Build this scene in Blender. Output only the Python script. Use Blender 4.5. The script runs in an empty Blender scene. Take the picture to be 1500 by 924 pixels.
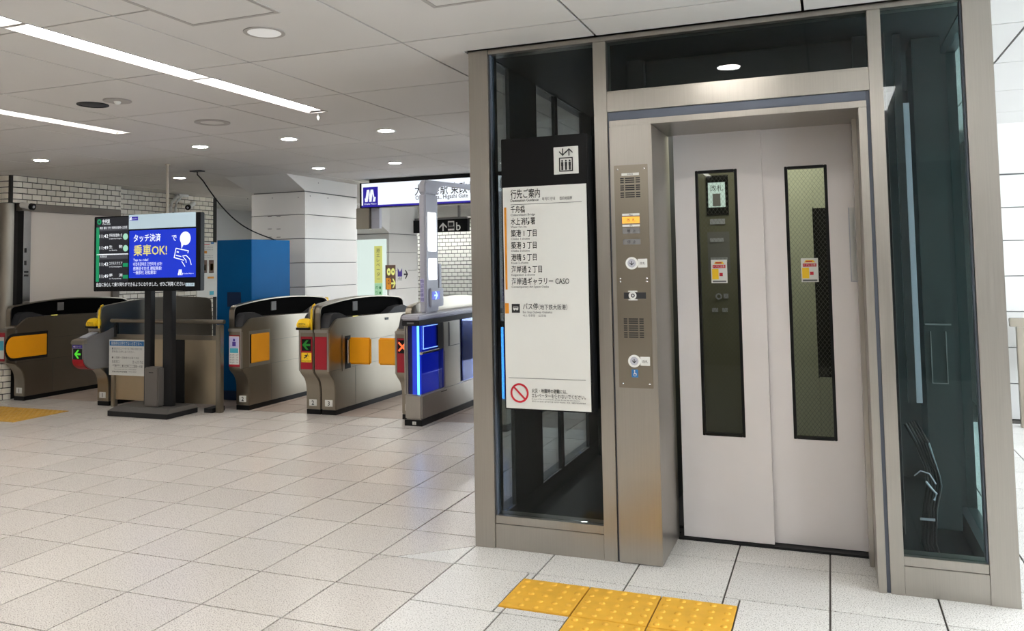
import bpy, bmesh, math, random
from mathutils import Matrix, Vector
random.seed(7)
SC = bpy.context.scene
COL = SC.collection
H = 2.4505                                   # ceiling height

# ------------------------------------------------------------------ camera
F_PX, CX, CY = 1201.8, 750.0, 318.0
PITCH, ROLL, YAW = 0.0575, -0.0178, 0.3683
CAM = Vector((1.67, -3.752, 1.3725))
def _axes():
    f = Vector((-math.sin(YAW)*math.cos(PITCH), math.cos(YAW)*math.cos(PITCH), math.sin(PITCH)))
    r = Vector((math.cos(YAW), math.sin(YAW), 0)); u = r.cross(f)
    r2 = math.cos(ROLL)*r + math.sin(ROLL)*u
    u2 = -math.sin(ROLL)*r + math.cos(ROLL)*u
    return r2, u2, f
RGT, UPV, FWD = _axes()
cd = bpy.data.cameras.new('camera'); cam = bpy.data.objects.new('camera', cd); COL.objects.link(cam)
cam.matrix_world = Matrix(((RGT.x, UPV.x, -FWD.x, CAM.x), (RGT.y, UPV.y, -FWD.y, CAM.y), (RGT.z, UPV.z, -FWD.z, CAM.z), (0, 0, 0, 1)))
cd.sensor_fit = 'HORIZONTAL'; cd.sensor_width = 36.0; cd.lens = F_PX/1500*36
cd.shift_y = -(462-CY)/1500; cd.clip_start = .05; cd.clip_end = 200
SC.camera = cam

# ------------------------------------------------------------------ world, light, exposure
SC.view_settings.view_transform = 'Standard'; SC.view_settings.look = 'None'
SC.view_settings.gamma = 1; SC.view_settings.use_curve_mapping = False
EXPO = 0.72
SC.view_settings.exposure = EXPO
w = bpy.data.worlds.new('overcast'); SC.world = w; w.use_nodes = True
bg = w.node_tree.nodes['Background']; bg.inputs[0].default_value = (.82, .92, 1.0, 1); bg.inputs[1].default_value = 6.5
SC.cycles.use_denoising = True
SC.cycles.max_bounces = 9; SC.cycles.diffuse_bounces = 4; SC.cycles.glossy_bounces = 4
SC.cycles.transparent_max_bounces = 16; SC.cycles.sample_clamp_indirect = 6
SC.cycles.caustics_reflective = False; SC.cycles.caustics_refractive = False
def area(name, loc, sx, sy, power, color, rot=(0, 0, 0)):
    l = bpy.data.lights.new(name, 'AREA'); l.shape = 'RECTANGLE'; l.size = sx; l.size_y = sy
    l.energy = power; l.color = color
    o = bpy.data.objects.new(name, l); COL.objects.link(o); o.location = loc; o.rotation_euler = rot
    return o
STRIP_GLOW, SPOT_GLOW = 16.0, 90.0

# ------------------------------------------------------------------ helpers: pixel of the photograph -> point on a plane of the room
def ray(px, py):
    return RGT*((px-CX)/F_PX) - UPV*((py-CY)/F_PX) + FWD
def on(axis, val, px, py):
    d = ray(px, py); t = (val-CAM[axis])/d[axis]; return CAM + d*t
def proj(p):
    v = Vector(p)-CAM; z = v.dot(FWD)
    return (CX+F_PX*v.dot(RGT)/z, CY-F_PX*v.dot(UPV)/z, z)

# ------------------------------------------------------------------ materials
MATS = {}
def mat(name, col, rough=.5, metal=0.0, var=0.0, vscale=6.0, bump=0.0, bscale=40.0, emit=None, estr=0.0, spec=.5, stretch=None, rvar=0.0, alpha=None, randobj=0.0):
    m = bpy.data.materials.new(name); m.use_nodes = True; MATS[name] = m
    nt = m.node_tree; p = nt.nodes['Principled BSDF']
    p.inputs['Base Color'].default_value = (*col, 1); p.inputs['Roughness'].default_value = rough
    p.inputs['Metallic'].default_value = metal; p.inputs['Specular IOR Level'].default_value = spec
    if emit: p.inputs['Emission Color'].default_value = (*emit, 1); p.inputs['Emission Strength'].default_value = estr
    g = nt.nodes.new('ShaderNodeNewGeometry'); vec = g.outputs['Position']
    if stretch:
        mp = nt.nodes.new('ShaderNodeMapping'); mp.inputs['Scale'].default_value = stretch
        nt.links.new(vec, mp.inputs[0]); vec = mp.outputs[0]
    val = None
    if var or rvar:
        n = nt.nodes.new('ShaderNodeTexNoise'); n.inputs['Scale'].default_value = vscale; n.inputs['Detail'].default_value = 5
        nt.links.new(vec, n.inputs['Vector'])
        if var:
            r = nt.nodes.new('ShaderNodeMapRange'); r.inputs[1].default_value = .25; r.inputs[2].default_value = .75
            r.inputs[3].default_value = 1-var; r.inputs[4].default_value = 1+var
            nt.links.new(n.outputs[0], r.inputs[0]); val = r.outputs[0]
        if rvar:
            r = nt.nodes.new('ShaderNodeMapRange'); r.inputs[1].default_value = .3; r.inputs[2].default_value = .7
            r.inputs[3].default_value = max(.02, rough-rvar); r.inputs[4].default_value = rough+rvar
            nt.links.new(n.outputs[0], r.inputs[0]); nt.links.new(r.outputs[0], p.inputs['Roughness'])
    if randobj:
        oi = nt.nodes.new('ShaderNodeObjectInfo'); r = nt.nodes.new('ShaderNodeMapRange')
        r.inputs[3].default_value = 1-randobj; r.inputs[4].default_value = 1+randobj
        nt.links.new(oi.outputs['Random'], r.inputs[0])
        if val is None: val = r.outputs[0]
        else:
            mm = nt.nodes.new('ShaderNodeMath'); mm.operation = 'MULTIPLY'
            nt.links.new(val, mm.inputs[0]); nt.links.new(r.outputs[0], mm.inputs[1]); val = mm.outputs[0]
    if val is not None:
        mx = nt.nodes.new('ShaderNodeVectorMath'); mx.operation = 'SCALE'; mx.inputs[0].default_value = col
        nt.links.new(val, mx.inputs['Scale']); nt.links.new(mx.outputs[0], p.inputs['Base Color'])
    if bump:
        n2 = nt.nodes.new('ShaderNodeTexNoise'); n2.inputs['Scale'].default_value = bscale; n2.inputs['Detail'].default_value = 4
        nt.links.new(vec, n2.inputs['Vector'])
        b = nt.nodes.new('ShaderNodeBump'); b.inputs['Strength'].default_value = bump; b.inputs['Distance'].default_value = .002
        nt.links.new(n2.outputs[0], b.inputs['Height']); nt.links.new(b.outputs[0], p.inputs['Normal'])
    return m
def srgb(r, g, b):
    f = lambda c: (c/255/12.92) if c/255 <= .04045 else ((c/255+.055)/1.055)**2.4
    return (f(r), f(g), f(b))
def terrazzo(name, base, chip_dark, chip_light, rough):
    m = bpy.data.materials.new(name); m.use_nodes = True; nt = m.node_tree; p = nt.nodes['Principled BSDF']
    g = nt.nodes.new('ShaderNodeNewGeometry')
    def chips(scale, lo, hi):
        n = nt.nodes.new('ShaderNodeTexNoise'); n.inputs['Scale'].default_value = scale; n.inputs['Detail'].default_value = 2
        nt.links.new(g.outputs['Position'], n.inputs['Vector'])
        r = nt.nodes.new('ShaderNodeMapRange'); r.inputs[1].default_value = lo; r.inputs[2].default_value = hi
        nt.links.new(n.outputs[0], r.inputs[0]); return r.outputs[0]
    def mixc(fac, a, b):
        mx = nt.nodes.new('ShaderNodeMix'); mx.data_type = 'RGBA'
        nt.links.new(fac, mx.inputs[0])
        if isinstance(a, tuple): mx.inputs[6].default_value = (*a, 1)
        else: nt.links.new(a, mx.inputs[6])
        mx.inputs[7].default_value = (*b, 1); return mx.outputs[2]
    c = mixc(chips(190, .55, .63), base, chip_dark)
    c = mixc(chips(240, .55, .62), c, chip_light)
    oi = nt.nodes.new('ShaderNodeObjectInfo'); r = nt.nodes.new('ShaderNodeMapRange'); r.inputs[3].default_value = .95; r.inputs[4].default_value = 1.05
    nt.links.new(oi.outputs['Random'], r.inputs[0])
    s = nt.nodes.new('ShaderNodeVectorMath'); s.operation = 'SCALE'; nt.links.new(c, s.inputs[0]); nt.links.new(r.outputs[0], s.inputs['Scale'])
    nt.links.new(s.outputs[0], p.inputs['Base Color']); p.inputs['Roughness'].default_value = rough
    p.inputs['Specular IOR Level'].default_value = .5
    MATS[name] = m; return m
def glass(name, tint, refl=1.0, rough=.0):
    m = bpy.data.materials.new(name); m.use_nodes = True; nt = m.node_tree; nt.nodes.remove(nt.nodes['Principled BSDF'])
    out = nt.nodes['Material Output']
    t = nt.nodes.new('ShaderNodeBsdfTransparent'); t.inputs[0].default_value = (*tint, 1)
    g = nt.nodes.new('ShaderNodeBsdfGlossy'); g.inputs['Roughness'].default_value = rough
    fr = nt.nodes.new('ShaderNodeFresnel'); fr.inputs[0].default_value = 1.45
    mu = nt.nodes.new('ShaderNodeMath'); mu.operation = 'MULTIPLY'; mu.inputs[1].default_value = refl
    nt.links.new(fr.outputs[0], mu.inputs[0])
    mx = nt.nodes.new('ShaderNodeMixShader'); nt.links.new(mu.outputs[0], mx.inputs[0]); nt.links.new(t.outputs[0], mx.inputs[1]); nt.links.new(g.outputs[0], mx.inputs[2])
    nt.links.new(mx.outputs[0], out.inputs[0]); MATS[name] = m; return m
def emis(name, col, s):
    m = bpy.data.materials.new(name); m.use_nodes = True; nt = m.node_tree
    p = nt.nodes['Principled BSDF']; p.inputs['Base Color'].default_value = (*[c*.5 for c in col], 1); p.inputs['Roughness'].default_value = .35
    p.inputs['Emission Color'].default_value = (*col, 1); p.inputs['Emission Strength'].default_value = s if s > 5 else s*2**-EXPO
    MATS[name] = m; return m

STEEL = mat('brushed_steel', (.43, .405, .365), .34, 1.0, var=.05, vscale=3, bump=.06, bscale=120, stretch=(60, 60, 1.2), rvar=.05)
STEELH = mat('gate_steel', (.31, .276, .225), .33, 1.0, var=.05, vscale=3, rvar=.02)
STEELD = mat('worn_steel_sheet', (.50, .42, .30), .42, 1.0, var=.08, vscale=4, rvar=.06)
STEELR = mat('polished_steel', (.62, .62, .62), .16, 1.0, var=.05)
DARKM = mat('dark_shaft_shade', (.009, .011, .012), .5, var=.25, vscale=9)  # unlit shaft: its lack of light is put into this near-black colour
DARKC = mat('dark_cladding', (.02, .024, .026), .4, .0, var=.15)
SEAL = mat('blue_grey_seal', srgb(92, 98, 110), .5, var=.06)
DOORP = mat('warm_grey_door_paint', srgb(226, 220, 218), .42, var=.025, vscale=4)
HOODB = mat('black_hood_lining', (.003, .003, .003), .8, var=.1, spec=.04)
BLACKP = mat('black_plastic', (.004, .004, .0045), .32, var=.1, spec=.22)
BLACKM = mat('matt_black_metal', (.010, .010, .011), .5, spec=.3, var=.15)
CHARC = mat('charcoal_plastic', (.035, .035, .038), .5, spec=.25, var=.12)
GREYP = mat('grey_paint', srgb(120, 118, 118), .5, var=.05)
LGREY = mat('pale_grey_plastic', srgb(176, 176, 186), .4, var=.03)
WHITEP = mat('white_plastic', srgb(222, 222, 218), .45, var=.02)
PAPER = mat('white_print', srgb(214, 214, 209), .6, var=.015)
INK = mat('black_ink', (.012, .012, .013), .55, var=.05)
GREYINK = mat('grey_ink', (.13, .13, .13), .6, var=.05)
ORANGE = mat('orange_flap', srgb(250, 168, 10), .45, var=.05, vscale=5)
ORANGEP = mat('orange_print', srgb(214, 138, 28), .55, var=.04)
YELLOW = mat('yellow_plastic', srgb(244, 200, 22), .45, var=.05)
RED = mat('dark_red_panel', srgb(156, 6, 32), .45, var=.05)
REDP = mat('red_print', srgb(190, 24, 44), .5, var=.04)
TEAL = mat('teal_print', srgb(70, 168, 190), .5, var=.04)
PURPLE = mat('purple_print', srgb(70, 50, 140), .5, var=.04)
LILAC = mat('lilac_print', srgb(190, 186, 220), .55, var=.08, vscale=90)
BLUEP = mat('blue_print', srgb(40, 110, 170), .5, var=.05)
CAB = mat('blue_cabinet_paint', srgb(0, 92, 152), .5, var=.04, spec=.15)
CABV = mat('dark_blue_vent', srgb(10, 44, 84), .6, var=.05)
NAVY = mat('navy_panel', srgb(16, 18, 80), .18, var=.08)
BROWNP = mat('brown_print', srgb(92, 66, 52), .55, var=.08)
LIME = emis('yellow_green_print_glow', srgb(226, 228, 130), .6)  # sign print given an added glow, as no lamp lights it
GREENP = mat('green_print', srgb(60, 160, 90), .5, var=.05)
MINT = emis('mint_print_glow', srgb(176, 226, 184), .6)  # glow added to this print too, brightening the lower plate
TACT = mat('yellow_tactile', srgb(226, 172, 56), .6, var=.09, vscale=14, bump=.15, bscale=300, randobj=.03)
TACTW = mat('worn_yellow_tactile', srgb(196, 150, 60), .65, var=.12, vscale=14)
JOINT = mat('dark_floor_joint', (.085, .075, .066), .8, var=.15)
GROUT = mat('dark_grout', (.018, .016, .014), .85, var=.2)
BRICK = mat('cream_glazed_brick', srgb(224, 217, 203), .28, var=.07, vscale=12, randobj=.07)
BRICKW = mat('white_glazed_brick', srgb(236, 237, 229), .28, var=.04, vscale=12, randobj=.04)
CEILM = mat('ceiling_panel_paint', srgb(203, 200, 196), .55, var=.012, vscale=2, randobj=.012)
CEILJ = mat('ceiling_joint', (.11, .10, .092), .8, var=.1)
CEILT = mat('ceiling_trim', srgb(160, 155, 150), .5, var=.03)
PANELW = mat('white_wall_panel', srgb(214, 212, 208), .38, var=.015, vscale=3)
PANELJ = mat('panel_joint', (.2, .2, .2), .7, var=.1)
SHUT = mat('grey_shutter_board', srgb(222, 212, 202), .55, var=.02, vscale=2)
LINTEL = mat('brown_lintel', srgb(118, 110, 101), .5, var=.06)
OLIVE = mat('olive_grey_wall', srgb(112, 110, 92), .45, var=.05)
CABPALE = mat('pale_green_panel', srgb(196, 198, 176), .42, var=.03)
CREAMDUCT = mat('cream_duct', srgb(198, 188, 172), .5, var=.04)
FLOORA = terrazzo('terrazzo_pale', srgb(224, 221, 216), srgb(140, 132, 124), srgb(240, 238, 234), .28)
FLOORB = terrazzo('terrazzo_warm', srgb(216, 209, 201), srgb(136, 126, 116), srgb(236, 230, 223), .26)
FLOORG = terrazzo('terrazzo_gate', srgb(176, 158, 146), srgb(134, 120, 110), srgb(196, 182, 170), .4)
GLASSD = glass('smoked_glass', (.86, .90, .90), .42)
GLASSC = glass('clear_glass', (.94, .96, .955), .6)
GLASSW = glass('door_glass', (.82, .84, .78), .4)
GLASSB = glass('blue_glass', (.50, .60, .97), .6)
GLASST = glass('teal_glass', (.80, .93, .92), .3)
E_STRIP = emis('strip_light', (1, .985, .96), STRIP_GLOW)
E_WASH = emis('added_wall_washer_light', (1, .99, .97), 20.0)  # for the unseen washer added to brighten the far brick wall
E_FAR = emis('added_far_strip_light', (1, .99, .97), 28.0)  # stronger glow for unseen strips added to light the far hall
E_DOWN = emis('downlight_glow', (1, .96, .90), SPOT_GLOW)
E_DIM = emis('dim_downlight', (1, .98, .94), .35)
E_SIGN = emis('lit_sign_white', (.88, .93, 1), .95)
E_SIGNB = emis('lit_sign_blue', srgb(38, 24, 150), .9)
E_LAMP = emis('post_lamp', (1, 1, 1), 3.0)
E_BLUE = emis('screen_blue', srgb(14, 48, 196), .85)
E_BLUED = emis('gate_blue_glow', srgb(34, 62, 205), .72)  # inner gate panels glow in place of spill from the light strip
E_CYAN = emis('cyan_light_strip', (.08, .42, 1.0), 4.0)
E_SKY = emis('screen_pale', srgb(176, 196, 206), .8)
E_SCRW = emis('screen_white', (.9, .95, 1), .85)
E_SCRY = emis('screen_yellow', srgb(226, 214, 110), .8)
E_SCRG = emis('screen_green', srgb(20, 140, 92), .8)
E_SCRM = emis('screen_mint', srgb(160, 214, 190), .8)
E_SCRD = emis('screen_dark', srgb(34, 36, 44), .5)
E_SCRH = emis('screen_grey', srgb(70, 72, 80), .5)
E_GREEN = emis('green_arrow_glow', srgb(70, 190, 40), 1.0)
E_DGREEN = emis('dim_green_arrow_glow', srgb(24, 110, 30), .6)
E_X = emis('orange_cross_glow', srgb(255, 110, 60), 1.2)
E_AMBER = emis('amber_lamp', srgb(255, 170, 70), 1.0)
E_CAB = emis('cab_light', (1, .97, .9), 7.0)
E_DAY = None

# ------------------------------------------------------------------ mesh builder
class MB:
    def __init__(s): s.v = []; s.f = []
    def add(s, vs, fs):
        n = len(s.v); s.v += [tuple(p) for p in vs]; s.f += [tuple(i+n for i in f) for f in fs]; return s
    def box(s, x0, x1, y0, y1, z0, z1):
        if x0 > x1: x0, x1 = x1, x0
        return s.add([(x0,y0,z0),(x1,y0,z0),(x1,y1,z0),(x0,y1,z0),(x0,y0,z1),(x1,y0,z1),(x1,y1,z1),(x0,y1,z1)],
                     [(0,3,2,1),(4,5,6,7),(0,1,5,4),(1,2,6,5),(2,3,7,6),(3,0,4,7)])
    def prism(s, poly, axis, a0, a1):
        def P(p, a):
            return (a, p[0], p[1]) if axis == 'x' else ((p[0], a, p[1]) if axis == 'y' else (p[0], p[1], a))
        n = len(poly)
        return s.add([P(p, a0) for p in poly]+[P(p, a1) for p in poly],
                     [tuple(range(n))[::-1], tuple(range(n, 2*n))]+[(i, (i+1) % n, n+(i+1) % n, n+i) for i in range(n)])
    def cyl(s, c, axis, r, h, n=16, r2=None):
        r2 = r if r2 is None else r2
        def P(a, rr, t):
            u, v = rr*math.cos(a), rr*math.sin(a)
            return {'x': (c[0]+t, c[1]+u, c[2]+v), 'y': (c[0]+u, c[1]+t, c[2]+v), 'z': (c[0]+u, c[1]+v, c[2]+t)}[axis]
        vs = [P(2*math.pi*i/n, r, 0) for i in range(n)]+[P(2*math.pi*i/n, r2, h) for i in range(n)]
        return s.add(vs, [tuple(range(n))[::-1], tuple(range(n, 2*n))]+[(i, (i+1) % n, n+(i+1) % n, n+i) for i in range(n)])
    def ring(s, c, axis, r0, r1, h, n=24):
        def P(a, rr, t):
            u, v = rr*math.cos(a), rr*math.sin(a)
            return {'x': (c[0]+t, c[1]+u, c[2]+v), 'y': (c[0]+u, c[1]+t, c[2]+v), 'z': (c[0]+u, c[1]+v, c[2]+t)}[axis]
        vs = []
        for i in range(n):
            a = 2*math.pi*i/n; vs += [P(a, r0, 0), P(a, r1, 0), P(a, r1, h), P(a, r0, h)]
        fs = []
        for i in range(n):
            j = (i+1) % n
            for k in range(4): fs.append((4*i+k, 4*i+(k+1) % 4, 4*j+(k+1) % 4, 4*j+k))
        return s.add(vs, fs)
    def tube(s, pts, r, n=8):
        pts = [Vector(p) for p in pts]; vs = []; fs = []
        for i, p in enumerate(pts):
            t = (pts[min(i+1, len(pts)-1)]-pts[max(i-1, 0)]).normalized()
            a = t.cross(Vector((0, 0, 1)) if abs(t.z) < .95 else Vector((1, 0, 0))).normalized(); b = t.cross(a)
            vs += [p+r*(math.cos(2*math.pi*k/n)*a+math.sin(2*math.pi*k/n)*b) for k in range(n)]
        for i in range(len(pts)-1):
            for k in range(n):
                fs.append((i*n+k, i*n+(k+1) % n, (i+1)*n+(k+1) % n, (i+1)*n+k))
        fs.append(tuple(range(n))[::-1]); fs.append(tuple(range((len(pts)-1)*n, len(pts)*n)))
        return s.add(vs, fs)
    def dome(s, c, r, h, n=10, axis='z', sgn=1):
        prof = [(1, 0), (.93, .38), (.7, .75), (.35, .95)]; vs = []; fs = []
        def P(a, b, t):
            return {'z': (c[0]+a, c[1]+b, c[2]+sgn*t), 'y': (c[0]+a, c[1]+sgn*t, c[2]+b), 'x': (c[0]+sgn*t, c[1]+a, c[2]+b)}[axis]
        for rr, t in prof:
            vs += [P(r*rr*math.cos(2*math.pi*i/n), r*rr*math.sin(2*math.pi*i/n), h*t) for i in range(n)]
        vs.append(P(0, 0, h))
        for k in range(3):
            for i in range(n): fs.append((k*n+i, k*n+(i+1) % n, (k+1)*n+(i+1) % n, (k+1)*n+i))
        for i in range(n): fs.append((3*n+i, 3*n+(i+1) % n, 4*n))
        return s.add(vs, fs)
    def flat(s, poly3): return s.add(poly3, [tuple(range(len(poly3)))])
    def build(s, name, m, parent=None, bevel=0.0, smooth=False, seg=2, recalc=True):
        me = bpy.data.meshes.new(name)
        off = Vector((0, 0, 0))
        q = parent
        while q is not None: off += Vector(q.location); q = q.parent
        me.from_pydata([tuple(Vector(p)-off) for p in s.v], [], s.f)
        bm = bmesh.new(); bm.from_mesh(me)
        if recalc: bmesh.ops.recalc_face_normals(bm, faces=bm.faces)
        if bevel:
            es = [e for e in bm.edges if len(e.link_faces) == 2 and e.calc_face_angle(0) > .5]
            bmesh.ops.bevel(bm, geom=es, offset=bevel, segments=seg, affect='EDGES', clamp_overlap=True)
        if smooth or bevel:
            for f_ in bm.faces: f_.smooth = True
            for e in bm.edges:
                if len(e.link_faces) == 2 and e.calc_face_angle(0) > .6: e.smooth = False
        bm.to_mesh(me); bm.free()
        me.materials.append(m)
        o = bpy.data.objects.new(name, me); COL.objects.link(o)
        if parent is not None: o.parent = parent
        if name == 'lettering': o['kind'] = 'stuff'
        return o
def tag(o, label, cat, group=None):
    o['label'] = label; o['category'] = cat
    if group: o['group'] = group
    return o
def thing(name, label, cat, loc, group=None):
    o = bpy.data.objects.new(name, None); o.empty_display_size = .1; COL.objects.link(o); o.location = loc
    return tag(o, label, cat, group)
def struct(o):
    o['kind'] = 'structure'; return o
def structroot(name, loc=(0, 0, 0)):
    o = bpy.data.objects.new(name, None); o.empty_display_size = .1; COL.objects.link(o); o.location = loc
    return struct(o)
def stuff(o):
    o['kind'] = 'stuff'; return o
# flat lettering: glyph outlines laid on a plane (u = reading direction, v = up)
AX = {'-y': (Vector((1, 0, 0)), Vector((0, 0, 1)), Vector((0, -1, 0))), '+x': (Vector((0, 1, 0)), Vector((0, 0, 1)), Vector((1, 0, 0)))}
def text(mb, s, org, face, h, width=None, bold=0.0, align='l', vertical=False):
    """h = glyph height in metres; width = squeeze to this width; org = left end of the base line."""
    cu = bpy.data.curves.new('t', 'FONT'); cu.body = s; cu.size = 1; cu.resolution_u = 2; cu.offset = bold
    ob = bpy.data.objects.new('t', cu); me = bpy.data.meshes.new_from_object(ob)
    vs = [v.co.copy() for v in me.vertices]; fs = [tuple(p.vertices) for p in me.polygons]
    bpy.data.objects.remove(ob); bpy.data.curves.remove(cu); bpy.data.meshes.remove(me)
    if not vs: return
    x0 = min(v.x for v in vs); x1 = max(v.x for v in vs)
    k = h/.73; kx = k if width is None else width/(x1-x0)
    u, vv, n = AX[face]; o = Vector(org)
    dx = {'l': -x0*kx, 'c': -(x0+x1)/2*kx, 'r': -x1*kx}[align]
    mb.add([o+u*(v.x*kx+dx)+vv*(v.y*k) for v in vs], fs)
def arrow(mb, c, face, size, direction='left', th=.17):
    """chevron arrow with a shaft, centred on c"""
    s = size/2; t = size*th
    P = [(-s, 0), (0, s), (t*1.3, s), (-s+t*2.0, t*.5), (s, t*.5), (s, -t*.5), (-s+t*2.0, -t*.5), (t*1.3, -s), (0, -s)]
    rot = {'left': 0, 'right': math.pi, 'up': -math.pi/2, 'down': math.pi/2}[direction]
    u, v, n = AX[face]; c = Vector(c); ca, sa = math.cos(rot), math.sin(rot)
    pts = [c+u*(x*ca-y*sa)+v*(x*sa+y*ca) for x, y in P]
    mb.add(pts, [(0, 1, 2, 3), (0, 3, 6), (3, 4, 5, 6), (0, 6, 7, 8)])
def rect(mb, face, c0, c1, depth):
    """thin plate between two opposite corners given as (u, z) on plane 'depth', 1.5 mm thick outward"""
    if face == '-y': mb.box(c0[0], c1[0], depth-.0015, depth, min(c0[1], c1[1]), max(c0[1], c1[1]))
    else: mb.box(depth, depth+.0015, min(c0[0], c1[0]), max(c0[0], c1[0]), min(c0[1], c1[1]), max(c0[1], c1[1]))
    return mb

# ================================================================== SETTING
# ------------------------------------------------------------------ floor
XL, XR, YN, YF = -9.0, 6.5, -6.5, 15.0
floor = struct(MB().box(XL, XR, YN, YF, -.12, -.006).build('floor', JOINT))
G = .004
ylL = [-6.5, -6.1, -5.7, -5.3, -4.9, -4.5, -4.1, -3.7, -3.3, -2.9, -2.5, -2.15, -1.77, -1.39, -.995, -.613, -.25, .123, .485, .868, 1.247, 1.68, 2.09, 2.49, 2.86]
ylR = [-.245-.43*i for i in range(15, -1, -1)] + [.186+.43*i for i in range(10)]
tiles = []
def add_tile(poly, m): tiles.append((poly, m))
def quad_poly(x0, x1, y0, y1): return [(x0+G, y0+G), (x1-G, y0+G), (x1-G, y1-G), (x0+G, y1-G)]
xsL = [-.398*i for i in range(0, 22)]
for i in range(len(xsL)-1):
    x1, x0 = xsL[i], xsL[i+1]
    for a, b in zip(ylL[:-1], ylL[1:]):
        if i == 0 and abs(a+.25) < .01:
            add_tile([(-.394, -.246), (-.304, -.246), (-.004, .006), (-.004, .119), (-.394, .119)], FLOORB)
            add_tile([(-.294, -.246), (-.004, -.246), (-.004, -.006)], FLOORA); continue
        if i == 0 and abs(b+.25) < .01:
            add_tile([(-.394, -.254), (-.394, -.322), (-.312, -.254)], FLOORB)
            add_tile([(-.394, -.332), (-.394, -.609), (-.004, -.609), (-.004, -.254), (-.300, -.254)], FLOORB); continue
        add_tile(quad_poly(x0, x1, a, b), FLOORB)
xsR = [.405*i for i in range(0, 17)]
TB = []                                         # tactile blocks (x0, y0) , 0.303 square
TX, TY, TS = .369, -.319, .303
for i in range(3): TB.append((TX+i*TS, TY-TS))
for j in (2, 3, 4):
    for i in (1, 2): TB.append((TX+i*TS, TY-j*TS))
def cut_by_tactile(x0, x1, y0, y1):
    """split a tile rectangle around the block of tactile paving; returns remaining rectangles"""
    holes = [(TX, TX+3*TS, TY-TS, TY), (TX+TS, TX+3*TS, TY-5*TS, TY-TS)]
    rects = [(x0, x1, y0, y1)]
    for hx0, hx1, hy0, hy1 in holes:
        nr = []
        for a, b, c, d in rects:
            ix0, ix1, iy0, iy1 = max(a, hx0), min(b, hx1), max(c, hy0), min(d, hy1)
            if ix0 >= ix1-1e-6 or iy0 >= iy1-1e-6: nr.append((a, b, c, d)); continue
            if a < ix0: nr.append((a, ix0, c, d))
            if ix1 < b: nr.append((ix1, b, c, d))
            if c < iy0: nr.append((ix0, ix1, c, iy0))
            if iy1 < d: nr.append((ix0, ix1, iy1, d))
        rects = nr
    return rects
for x0, x1 in zip(xsR[:-1], xsR[1:]):
    for a, b in zip(ylR[:-1], ylR[1:]):
        if a > .3 and x1 < 2.4: continue                      # inside the lift
        if a > .1 and x1 < 2.4: b = .41
        for r in cut_by_tactile(x0, x1, a, b):
            if r[1]-r[0] > .02 and r[3]-r[2] > .02: add_tile(quad_poly(*r), FLOORA)
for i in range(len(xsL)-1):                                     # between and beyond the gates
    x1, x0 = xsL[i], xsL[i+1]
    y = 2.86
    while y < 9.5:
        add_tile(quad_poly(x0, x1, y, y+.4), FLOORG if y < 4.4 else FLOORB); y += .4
def tkey(t):
    cx = sum(p[0] for p in t[0])/len(t[0]); cy = sum(p[1] for p in t[0])/len(t[0])
    u, v, z = proj((cx, cy, 0))
    if z < .3 or not (-60 < u < 1560 and 0 < v < 1010): return 1e3+abs(z)
    return z
tiles.sort(key=tkey)
cache = {}
for poly, m in tiles[:298]:
    cx, cy = poly[0]; key = (m.name, tuple((round(p[0]-cx, 3), round(p[1]-cy, 3)) for p in poly))
    if key not in cache:
        o = MB().prism([(p[0]-cx, p[1]-cy) for p in poly], 'z', -.006, 0).build('floor_tile', m)
        cache[key] = o.data
        o.parent = floor; o.location = (cx, cy, 0)
    else:
        o = bpy.data.objects.new('floor_tile', cache[key]); COL.objects.link(o); o.parent = floor; o.location = (cx, cy, 0)
for m in (FLOORA, FLOORB, FLOORG):
    mb = MB()
    for poly, mm in tiles[298:]:
        if mm is m: mb.prism(poly, 'z', -.006, 0)
    if mb.v: stuff(mb.build('floor_tiling', m, floor))
# tactile paving in front of the lift (each block with its studs)
slab = MB().box(.003, TS-.003, .003, TS-.003, -.006, .004)
studs = MB()
for i in range(5):
    for j in range(5): studs.dome((.0305+.0605*i, .0305+.0605*j, .004), .0135, .006, 9)
sm, dm = None, None
for x, y in TB:
    if sm is None:
        b = slab.build('tactile_block', TACT, bevel=.0015); d = studs.build('studs', TACT, smooth=True); sm, dm = b.data, d.data
    else:
        b = bpy.data.objects.new('tactile_block', sm); COL.objects.link(b)
        d = bpy.data.objects.new('studs', dm); COL.objects.link(d)
    b.parent = floor; b.location = (x, y, 0); d.parent = b; stuff(d)
for i in range(4):                                              # worn guide strip by the first gate
    for j in range(2):
        x, y = -6.62+.303*i, 1.72+.303*j
        if i == 3: x -= 0.0
        b = MB().box(x+.004, x+.299, y+.004, y+.299, -.006, .004).build('tactile_block', TACTW, floor)
        st = MB()
        for k in range(5):
            for q in range(5): st.dome((x+.0305+.0605*k, y+.0305+.0605*q, .004), .0135, .006, 7)
        stuff(st.build('studs', TACTW, b, smooth=True))

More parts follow.
